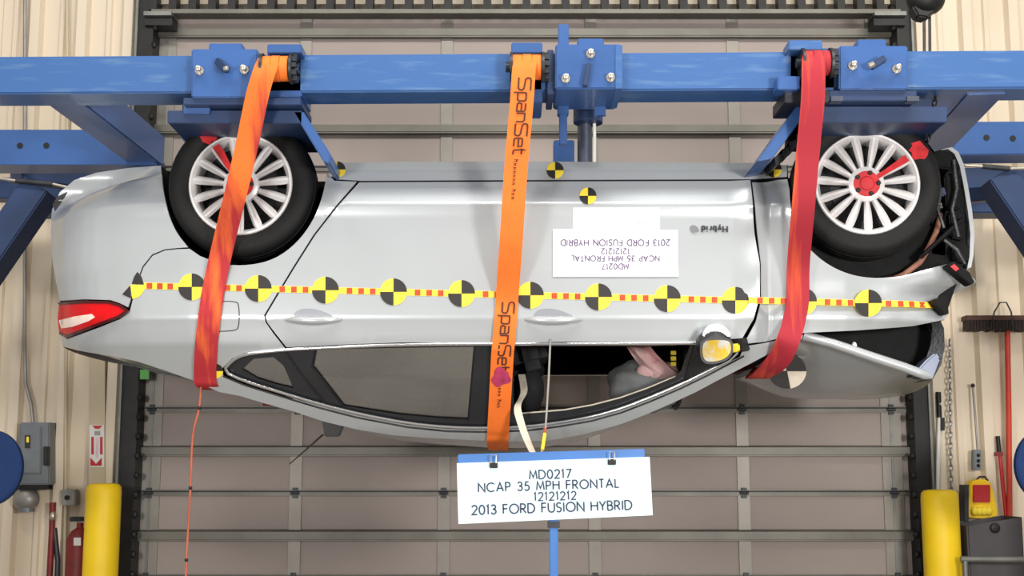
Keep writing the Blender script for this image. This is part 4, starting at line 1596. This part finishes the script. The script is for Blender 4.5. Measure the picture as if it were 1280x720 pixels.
def roll(o, x0, x1, yc, m, r=.056):
    a, b = P(x0, yc, YB - .06), P(x1, yc, YB - .06)
    mb = MB()
    for k in range(3):
        f = k / 3
        g = (k + 1) / 3
        mb.tube([a.lerp(b, f), a.lerp(b, g - .02)], r - .0016 * abs(k - 1), 28)
    mb.build('wound_strap', m, o, smooth=40)


def far_pts(pts):
    return [Vector((p.x, 2 * YC - p.y, p.z)) for p in reversed(pts)]


def roof_pts(px, dz=.012):
    i = min(range(len(ER)), key=lambda k: abs(ER[k][0] - px))
    out = []
    for t in (.08, .25, .5, .75, .92):
        p = cross(i, t)
        p.z -= dz
        out.append(p)
    return out


YF = YB - .125
# rear strap
pts = [P(337, 73, YF + .04), P(331, 88, YF + .002), P(322, 118, YF + .03), P(309, 180, YF + .12), P(295, 240, YF + .2), P(278, 310, Y0 - .02), on_body(269, 355, -.012), on_body(262, 400, -.01),
       on_body(258, 440, -.01), on_body(257, 470, -.01), on_body(259, 482, -.008)]
rp = roof_pts(262, .03)
for p in rp:
    p.z -= .0
end = [Vector((pts[-1].x + .03, pts[-1].y + .10, pts[-1].z - .012))]
half = pts + end
s1 = Strap('lashing_strap', half + [Vector((half[-1].x + .05, pts[-1].y + .3, half[-1].z + .04)), Vector((half[-1].x + .05, YC, half[-1].z + .09)), Vector((half[-1].x + .05, 2 * YC - pts[-1].y - .3, half[-1].z + .04))] + far_pts(half), .1, 'strap_stained',
           'orange lashing strap with dark red stains across the rear wheel')
roll(s1.o, 330, 362, 86, 'strap_orange')
# middle strap
pts = [P(659, 70, YF + .04), P(655, 86, YF + .0), P(652, 130, YF + .02), P(645, 210, YF + .10), P(639, 300, YF + .2), P(634, 370, Y0 - .02), on_body(632, 400, -.01), on_body(629, 434, -.02), on_body(628, 446, -.018),
       on_body(625, 500, -.018), on_body(623, 534, -.02), on_body(622.5, 544, -.016), on_body(622, 551, -.012)]
rp2 = roof_pts(622)
for p in rp2:
    p.x = pts[-1].x
s2 = Strap('lashing_strap', pts + rp2 + far_pts(pts), .1, 'strap_orange', 'bright orange lashing strap with dark lettering between the car doors')
roll(s2.o, 641, 677, 84, 'strap_orange')
for y_, n_ in ((99, 0), (379, 1)):
    s_0 = s2.s_at_y(y_)

    def mp2(x, y, o, s_0=s_0):
        return s2.pt(s_0 + x, y - .018, o)
    glyph_parts(['sS', 'sp', 'sa', 'sn', 'sS', 'se', 'st'], .052, .13, mp2, 'strap_ink', s2.o, gap=.14, align='l', thick=.001)
    s_1 = s_0 + .345
    mbq = MB()
    x = 0
    random.seed(3)
    for k in range(11):
        if k == 7:
            x += .012
            continue
        hgt = .02 if k in (0, 8) else .013
        wd = .010
        for xx, yy0, yy1, ww in ((x, 0, hgt, .003), (x, hgt * .5, hgt * .8, wd), (x + wd - .003, 0, hgt * .7, .003)):
            mbq.add([s2.pt(s_1 + xx, -.012 + yy0, .0008), s2.pt(s_1 + xx + ww, -.012 + yy0, .0008), s2.pt(s_1 + xx + ww, -.012 + yy1, .0008), s2.pt(s_1 + xx, -.012 + yy1, .0008)], [(0, 1, 2, 3)])
        x += .0165
    mbq.build('small_print', 'strap_ink', s2.o)['kind'] = 'stuff'
# purple stain low on the middle strap
s_p = s2.s_at_y(473)
mbq = MB()
ring = [s2.pt(s_p + .048 * math.sin(a) * (1 + .25 * math.sin(3 * a + 1)), .040 * math.cos(a) * (1 + .15 * math.sin(5 * a)), .0012) for a in [i * 2 * math.pi / 26 for i in range(26)]]
mbq.add([s2.pt(s_p, 0, .0012)] + ring, [(0, i + 1, (i + 1) % 26 + 1) for i in range(26)])
mbq.build('purple_stain', 'stain_purple', s2.o)
# front strap
pts = [P(1018, 64, YF + .04), P(1017, 80, YF + .0), P(1016, 125, YF + .02), P(1010, 190, YF + .10), P(1004, 260, YF + .17), P(998, 330, Y0 - .045), on_body(995, 375, -.035), on_body(990, 405, -.03),
       P(985, 426, Y0 - .03), P(976, 446, Y0 + .03), P(961, 463, Y0 + .14), P(945, 473, Y0 + .34)]
s3 = Strap('lashing_strap', pts + [P(952, 455, YC)] + far_pts(pts[:-3]), .1, 'strap_red', 'dark red stained lashing strap in front of the front wheel',
           twist=[(0, 0), (.28, 0), (.36, -.2), (.42, -.45), (.46, -.3), (.5, 0), (.54, .0), (1, 0)])
roll(s3.o, 1004, 1036, 79, 'strap_red')

# ================================================================== SIGN IN FRONT OF THE CAR
YG = 5.2
SG = empty('test_sign', Vector((P(692, 700, YG).x, YG, 0)), 'white test sign clipped to a blue post stand under the car', 'sign')
a_, b_, c_, d_ = P(571, 579, YG), P(812, 571, YG), P(816, 644, YG), P(573, 655, YG)
board = MB().prism([a_, b_, c_, d_], (0, .006, 0)).build('board', 'sign_white', SG)
MB().prism([P(572, 568, YG + .008), P(806, 561, YG + .008), P(806, 576, YG + .008), P(572, 586, YG + .008)], (0, .03, 0)).build('top_rail', 'sign_blue', SG, bevel=.004)
ang = math.atan2(-(b_.z - a_.z), b_.x - a_.x) * -1


def sign_map(cx, cy):
    o_ = P(cx, cy, YG)

    def f(x, y, out):
        return Vector((o_.x + x * math.cos(ang) - y * math.sin(ang), YG - .001 - out, o_.z + x * math.sin(ang) + y * math.cos(ang)))
    return f


for s, cx, cy, hgt, gp in (('MD0217', 688, 598, .034, .26), ('NCAP 35 MPH FRONTAL', 686, 612, .034, .27), ('12121212', 694, 625, .032, .27), ('2013 FORD FUSION HYBRID', 690, 640, .036, .235)):
    glyph_parts(list(s), hgt, .155, sign_map(cx, cy), 'sign_ink', board, gap=gp)
for x, y in ((617, 578), (765, 574)):
    cp_ = boxpx(x - 5, x + 5, y, y + 7, YG - .012, .03).build('binder_clip', 'track_black', SG, bevel=.002)
    MB().tube([P(x - 3, y + 1, YG - .014), P(x - 3, y - 9, YG - .016), P(x + 3, y - 9, YG - .016), P(x + 3, y + 1, YG - .014)], .0025, 6).build('clip_wire', 'steel_bolt', cp_)
pp = P(692, 650, YG + .03)
MB().box(pp.x - .017, pp.x + .017, YG + .01, YG + .044, .02, P(692, 566, YG).z).build('post', 'sign_blue', SG, bevel=.003)
MB().box(pp.x - .024, pp.x + .024, YG + .006, YG + .05, P(692, 660, YG).z, P(692, 652, YG).z).build('post_collar', 'steel_dark', SG)
MB().box(pp.x - .25, pp.x + .25, YG - .2, YG + .25, 0, .025).build('base_plate', 'sign_blue', SG, bevel=.006)

# cords and webbing hanging out of the front window
q = catmull([P(652, 468, Y0 + .34), P(655, 490, Y0 + .26), P(647, 508, Y0 + .18), P(651, 528, Y0 + .14), P(658, 548, Y0 + .12), P(666, 566, Y0 + .02)], 5)
V = []
for i, p in enumerate(q):
    t = i / (len(q) - 1)
    hw = .016
    wv = Vector((hw, .004, .006 * math.sin(t * 4)))
    V += [p - wv, p + wv]
n = len(V)
V += [p + Vector((0, .003, 0)) for p in V]
Fs = []
for i in range(len(q) - 1):
    a = 2 * i
    Fs += [(a, a + 1, a + 3, a + 2), (n + a, n + a + 2, n + a + 3, n + a + 1), (a, a + 2, n + a + 2, n + a), (a + 1, n + a + 1, n + a + 3, a + 3)]
o = MB().add(V, Fs).build('seat_belt', 'webbing_beige', CAR, smooth=60)
o = MB().tube([P(688, 424, Y0 + .02), P(686, 470, Y0 + .06), P(683, 520, Y0 + .10), P(681, 545, Y0 + .12), P(677, 565, Y0 + .06)], .0045, 8).build('hanging_cord', 'cord_grey', origin=P(677, 565, Y0 + .06))
tag(o, 'thin grey cord with yellow end hanging out of the front window', 'cord')
MB().tube([P(681, 542, Y0 + .115), P(678, 562, Y0 + .06)], .008, 8).build('cord_sleeve', 'marker_yellow', o)
MB().tube([P(681.5, 534, Y0 + .115), P(681, 541, Y0 + .115)], .0075, 8).build('cord_band', 'cord_orange', o)

q = catmull([P(251, 484, Y0 + .16), P(249, 510, Y0 + .16), P(241, 545, Y0 + .16), P(238, 610, Y0 + .16), P(233, 700, Y0 + .16), P(232, 745, Y0 + .16)], 5)
o = MB().tube(q, .005, 8).build('orange_cord', 'cord_orange', origin=q[0], smooth=60)
tag(o, 'thin orange cord dangling from the rear strap in front of the door', 'cord')
for y_ in (512, 614, 703):
    i = min(range(len(q)), key=lambda k: abs(proj(*q[k])[1] - y_))
    MB().ball(q[i], .009, 8, 6).build('cord_knot', 'track_black', o)


# ================================================================== CHAINS AND HOIST
def chain(name, a, b, pitch, m, label, parent=None):
    a, b = Vector(a), Vector(b)
    n = int((b - a).length / pitch)
    d = (b - a).normalized()
    mb = MB()
    for i in range(n):
        c = a + d * pitch * (i + .5)
        side = Vector((1, 0, 0)) if i % 2 else Vector((0, 1, 0))
        ring = []
        for k in range(11):
            an = 2 * math.pi * k / 10
            ring.append(c + d * (math.sin(an) * pitch * .72) + side * (math.cos(an) * pitch * .36))
        mb.tube(ring, pitch * .13, 5, cap=False)
    o = mb.build(name, m, None, origin=a, smooth=60)
    return tag(o, label, 'chain')


chain('steel_chain', P(1170, 118, YB + .1), P(1158, 186, Y0 + .05), .028, 'steel_dark', 'dark steel chain from the main beam to the crushed front')
chain('wall_chain', P(1187, 425, YW - .07), P(1189, 640, YW - .07), .034, 'conduit_grey', 'long galvanised chain hanging on the wall behind the yellow post')

ho = empty('hoist_block', P(1157, 60, 6.9), 'black hoist hook block hanging at the top right', 'hoist')
hm = MB().ball(P(1157, -2, 6.9), (.11, .09, .10), 16, 10)
hm.build('body', 'track_black', ho, smooth=60)
MB().prism_px([(1140, -20), (1172, -20), (1170, 14), (1160, 22), (1148, 20), (1142, 10)], 6.86, .1).build('cheek_plate', 'track_black', ho, bevel=.01)
for x in (1155, 1162):
    MB().tube([P(x, 15, 6.9), P(x + 1, 150, 6.9)], .008, 6).build('hoist_rope', 'steel_dark', ho)


# ================================================================== WALL THINGS
def bollard(px, py, Y, r, label):
    b = P(px, 700, Y)
    zt_ = P(px, py, Y).z
    root = MB().lathe([(r, 0), (r, zt_ - .05), (r * .97, zt_ - .022), (r * .85, zt_ - .006), (r * .55, zt_), (0, zt_ + .002)], (b.x, Y, 0), (0, 0, 1), 36).build(
        'bollard', 'bollard_yellow', None, smooth=40, origin=(b.x, Y, 0))
    MB().lathe([(r * 1.12, 0), (r * 1.12, .012), (r, .012)], (b.x, Y, 0), (0, 0, 1), 36).build('base_flange', 'bollard_yellow', root, smooth=40)
    return tag(root, label, 'bollard', 'yellow posts guarding the door')


bollard(126, 604, 7.7, .102, 'yellow safety post below the fire extinguisher arrow sign')
bollard(1178, 612, 7.7, .108, 'yellow safety post beside the dark bin and chain')

# disconnect switch with conduit
el = empty('electrical_switch', P(42, 610, YW - .04), 'grey electrical disconnect box on the left wall', 'switch box')
boxpx(24, 62, 528, 606, YW - .16, .15).build('case', 'box_grey', el, bevel=.008)
boxpx(26, 51, 534, 592, YW - .175, .02).build('cover', 'box_grey', el, bevel=.006)
boxpx(31, 37, 544, 560, YW - .185, .012).build('warning_label', 'marker_black', el)
boxpx(33, 36, 546, 553, YW - .188, .004).build('warning_symbol', 'marker_yellow', el)
boxpx(54, 60, 558, 582, YW - .19, .04).build('switch_lever', 'track_black', el, bevel=.003)
boxpx(22, 56, 606, 612, YW - .15, .13).build('case_foot', 'track_black', el)
MB().tube([P(41, 528, YW - .08), P(39, 505, YW - .08), P(32, 480, YW - .08), P(31, 440, YW - .08), P(31, 300, YW - .08), P(31, -20, YW - .08)], .012, 8).build('conduit', 'conduit_grey', el, smooth=60)
jb = empty('wall_socket', P(34, 640, YW - .04), 'rounded pale grey socket below the switch box', 'socket')
MB().ball(P(33, 624, YW - .09), (.08, .07, .075), 16, 10).build('cover', 'conduit_grey', jb, smooth=60)
MB().tube([P(33, 624, YW - .09), P(33, 640, YW - .09)], .05, 14).build('collar', 'box_grey', jb, smooth=50)
ob = empty('outlet_box', P(84, 632, YW - .04), 'small grey outlet box with conduit next to the left yellow post', 'outlet')
boxpx(76, 94, 612, 632, YW - .1, .09).build('box', 'conduit_grey', ob, bevel=.006)
MB().lathe([(0, -.01), (.015, -.01), (.015, 0)], P(84, 622, YW - .1), (0, 1, 0), 12).build('socket_hole', 'track_black', ob)
MB().tube([P(82, 612, YW - .06), P(82, 520, YW - .06), P(84, 300, YW - .06), P(84, -20, YW - .06)], .011, 8).build('conduit', 'siding_cap', ob, smooth=60)
MB().tube([P(82, 632, YW - .06), P(80, 760, YW - .06)], .011, 8).build('conduit', 'siding_cap', ob, smooth=60)

# extinguisher arrow sign
fs = boxpx(112, 130, 531, 584, YW - .075, .006).build('arrow_sign', 'white_plastic')
tag(fs, 'white and red arrow sign above the left yellow post', 'sign')
for poly in ([(115, 532), (128, 532), (124, 536), (119, 536)], [(114, 546), (117, 546), (117, 568), (114, 568)], [(125, 546), (128, 546), (128, 568), (125, 568)],
             [(113, 572), (120, 580), (127, 572), (127, 582), (113, 582)]):
    MB().prism_px(poly, YW - .079, .003).build('red_print', 'safety_red', fs)
MB().prism_px([(118, 539), (125, 539), (125, 544), (118, 544)], YW - .079, .003).build('grey_print', 'conduit_grey', fs)
MB().prism_px([(119.6, 547), (122.6, 547), (122.6, 572), (119.6, 572)], YW - .079, .003).build('pink_print', 'faint_ink', fs)
wp = boxpx(111, 131, 430, 760, YW - .068, .03).build('wall_channel', 'siding_cap')
tag(wp, 'flat cream steel channel behind the arrow sign', 'channel')
fe = empty('fire_extinguisher', P(95, 760, YW - .1), 'red fire extinguisher half hidden behind the left yellow post', 'extinguisher')
c = P(98, 700, YW - .12)
zt_ = P(98, 668, YW - .12).z
MB().lathe([(.0, .35), (.07, .36), (.075, .40), (.075, zt_ - .03), (.05, zt_ + .02), (.02, zt_ + .04), (.02, zt_ + .07)], (c.x, YW - .12, 0), (0, 0, 1), 24).build('cylinder', 'dark_red', fe, smooth=50)
boxpx(87, 102, 646, 652, YW - .14, .05).build('valve', 'steel_dark', fe, bevel=.004)
boxpx(92, 101, 672, 682, YW - .199, .004).build('paper_tag', 'white_plastic', fe)
for x, lbl, mm in ((63, 'dark red handled tool hanging left of the outlet box', 'dark_red'),):
    tl = empty('hand_tool', P(x, 740, YW - .05), lbl, 'tool')
    MB().tube([P(66, 628, YW - .07), P(65, 660, YW - .07), P(60, 760, YW - .07)], [.02, .018, .02], 8).build('handle', mm, tl, smooth=60)
    MB().tube([P(68, 660, YW - .06), P(72, 700, YW - .06), P(70, 760, YW - .06)], .016, 8).build('handle', 'steel_dark', tl, smooth=60)
    MB().ball(P(66, 645, YW - .09), (.02, .02, .03), 10, 8).build('pivot', 'steel_bolt', tl, smooth=60)
gt = boxpx(175, 186, 462, 474, YW - .12, .02).build('green_tag', 'green_tag')
tag(gt, 'small green tag on the left door track', 'tag')

# right wall
brm = empty('push_broom', P(1261, 640, YW - .05), 'dark push broom with red handle hung head up on the right wall', 'broom')
boxpx(1207, 1310, 394, 401, YW - .16, .09).build('head', 'wood_brown', brm, bevel=.006)
nb = 26
for k in range(nb):
    x = 1209 + k * 4
    boxpx(x, x + 3.4, 400, 413 + random.uniform(-1, 1), YW - .155, .08).build('bristle_tuft', 'broom_dark', brm)
MB().tube([P(1259, 400, YW - .12), P(1261, 520, YW - .10), P(1263, 760, YW - .09)], .017, 10).build('handle', 'wood_red', brm, smooth=60)
MB().tube([P(1238, 410, YW - .17), P(1243, 390, YW - .15), P(1250, 378, YW - .12), P(1258, 378, YW - .12), P(1264, 390, YW - .15), P(1266, 410, YW - .17)], .005, 6).build('brace_wire', 'steel_dark', brm, smooth=60)

po = empty('reach_pole', P(1170, 640, YW - .05), 'slim white pole with dark clip standing behind the right yellow post', 'pole')
MB().tube([P(1174, 520, YW - .08), P(1171, 640, YW - .08)], .013, 8).build('shaft', 'white_plastic', po, smooth=60)
MB().tube([P(1173, 490, YW - .08), P(1174, 522, YW - .08)], .016, 8).build('grip', 'track_black', po, smooth=60)
MB().ball(P(1174, 505, YW - .08), (.016, .016, .02), 8, 6).build('grip_band', 'white_plastic', po)
boxpx(1176, 1181, 522, 538, YW - .1, .03).build('clip', 'track_black', po)

pc = empty('pendant_outlet', P(1222, 588, YW - .05), 'grey pendant outlet on a cord above the yellow holder', 'outlet')
boxpx(1217, 1227, 562, 588, YW - .11, .05).build('body', 'box_grey', pc, bevel=.006)
for y_ in (569, 576, 582):
    MB().ball(P(1223, y_, YW - .112), .011, 8, 6).build('button', 'track_black', pc)
MB().tube([P(1222, 562, YW - .09), P(1219, 520, YW - .09), P(1216, 483, YW - .07)], .007, 8).build('cord', 'conduit_grey', pc, smooth=60)
MB().ball(P(1216, 482, YW - .07), .014, 8, 6).build('wall_hook', 'steel_dark', pc)

yh = empty('yellow_holder', P(1226, 648, YW - .05), 'yellow plastic holder with a red panel hung above the dark bin', 'holder')
MB().prism([P(x, y, YW - .12) for x, y in smooth_loop([(1212, 604), (1222, 599), (1232, 599), (1240, 605), (1248, 640), (1246, 648), (1208, 648), (1207, 640)], 1)], (0, .1, 0)).build('body', 'bollard_yellow', yh, bevel=.008, smooth=40)
boxpx(1217, 1238, 606, 628, YW - .135, .02).build('panel', 'safety_red', yh, bevel=.003)
for k in range(4):
    MB().ball(P(1218 + k * 6, 639, YW - .13), (.022, .02, .028), 10, 8).build('roll', 'marker_yellow', yh, smooth=60)
boxpx(1206, 1211, 606, 652, YW - .14, .1).build('side_strip', 'steel_dark', yh)
MB().tube([P(1220, 601, YW - .1), P(1224, 596, YW - .09), P(1231, 596, YW - .09), P(1235, 601, YW - .1)], .006, 6).build('hanger', 'steel_dark', yh, smooth=60)

bc = empty('bolt_cutter', P(1254, 645, YW - .05), 'red handled bolt cutter with black grip left of the broom handle', 'tool')
MB().tube([P(1249, 562, YW - .08), P(1253, 600, YW - .08), P(1258, 650, YW - .08)], .012, 8).build('handle', 'safety_red', bc, smooth=60)
MB().tube([P(1262, 575, YW - .07), P(1261, 610, YW - .07), P(1258, 650, YW - .07)], .012, 8).build('handle', 'safety_red', bc, smooth=60)
MB().tube([P(1247, 545, YW - .08), P(1249, 566, YW - .08)], .014, 8).build('grip', 'track_black', bc, smooth=60)
boxpx(1245, 1254, 565, 570, YW - .1, .03).build('stop', 'dark_red', bc)

bi = empty('waste_bin', P(1235, 760, 7.75) * 1.0, 'dark grey bin right of the yellow post', 'bin')
zb_t = P(1235, 652, 7.75).z
cx_ = P(1237, 680, 7.75).x
mb = MB()
V = []
for z_, hw in ((.0, .16), (zb_t - .0, .165)):
    for x, y in ((-1, -1), (1, -1), (1, 1), (-1, 1)):
        V.append((cx_ + x * hw, 7.8 + y * .15, z_ + (.0 if z_ == 0 else (.03 if x > 0 else -.02))))
mb.add(V, [(0, 1, 5, 4), (1, 2, 6, 5), (2, 3, 7, 6), (3, 0, 4, 7), (0, 3, 2, 1)])
bi.location = (cx_, 7.8, 0)
mb.build('body', 'bin_grey', bi, bevel=.01)
MB().ball(P(1244, 660, 7.64), (.03, .012, .03), 10, 8).build('handle_hole', 'track_black', bi)
cr = empty('cart_rail', P(1240, 720, 7.5), 'grey tubular cart rail at the bottom right', 'cart')
cr.location.z = 0
MB().tube([P(1201, 699, 7.5), P(1330, 700, 7.5)], .018, 10).build('top_tube', 'track_grey', cr, smooth=60)
for x in (1206, 1320):
    p = P(x, 700, 7.5)
    MB().tube([p, (p.x, 7.5, 0)], .016, 10).build('leg', 'track_grey', cr, smooth=60)

# blue stand discs at both ends of the rig
for px, py, lbl in ((-14, 585, 'navy round plate at the left edge below the rig arm'), (1311, 583, 'navy round plate at the right edge below the rig arm')):
    Yd = 6.3
    c = P(px, py, Yd)
    st = empty('stand_plate', (c.x, Yd, 0), lbl, 'plate', 'round plates of the rig stands')
    MB().lathe([(0, -.02), (.155, -.02), (.165, -.012), (.165, .02), (0, .02)], (0, 0, 0), (0, 1, 0), 40)
    mb = MB().lathe([(0, -.02), (.155, -.02), (.165, -.012), (.165, .02), (0, .02)], (0, 0, 0), (0, 1, 0), 40)
    mb.v = [Vector((v.x + c.x, v.y + Yd, v.z * 1.12 + c.z)) for v in mb.v]
    mb.build('disc', 'plate_navy', st, smooth=20)
    sx_ = -1 if px < 600 else 1
    MB().tube([c, c + Vector((0, .1, 0))], .06, 16).build('shaft', 'steel_dark', st, smooth=40)
    MB().box(min(c.x, c.x + sx_ * .4), max(c.x, c.x + sx_ * .4), Yd + .06, Yd + .14, c.z - .06, c.z + .06).build('arm', 'rig_navy', st, bevel=.006)
    MB().box(c.x + sx_ * .35 - .08, c.x + sx_ * .35 + .08, Yd + .02, Yd + .18, 0, c.z + .1).build('stand_post', 'rig_navy', st, bevel=.006)
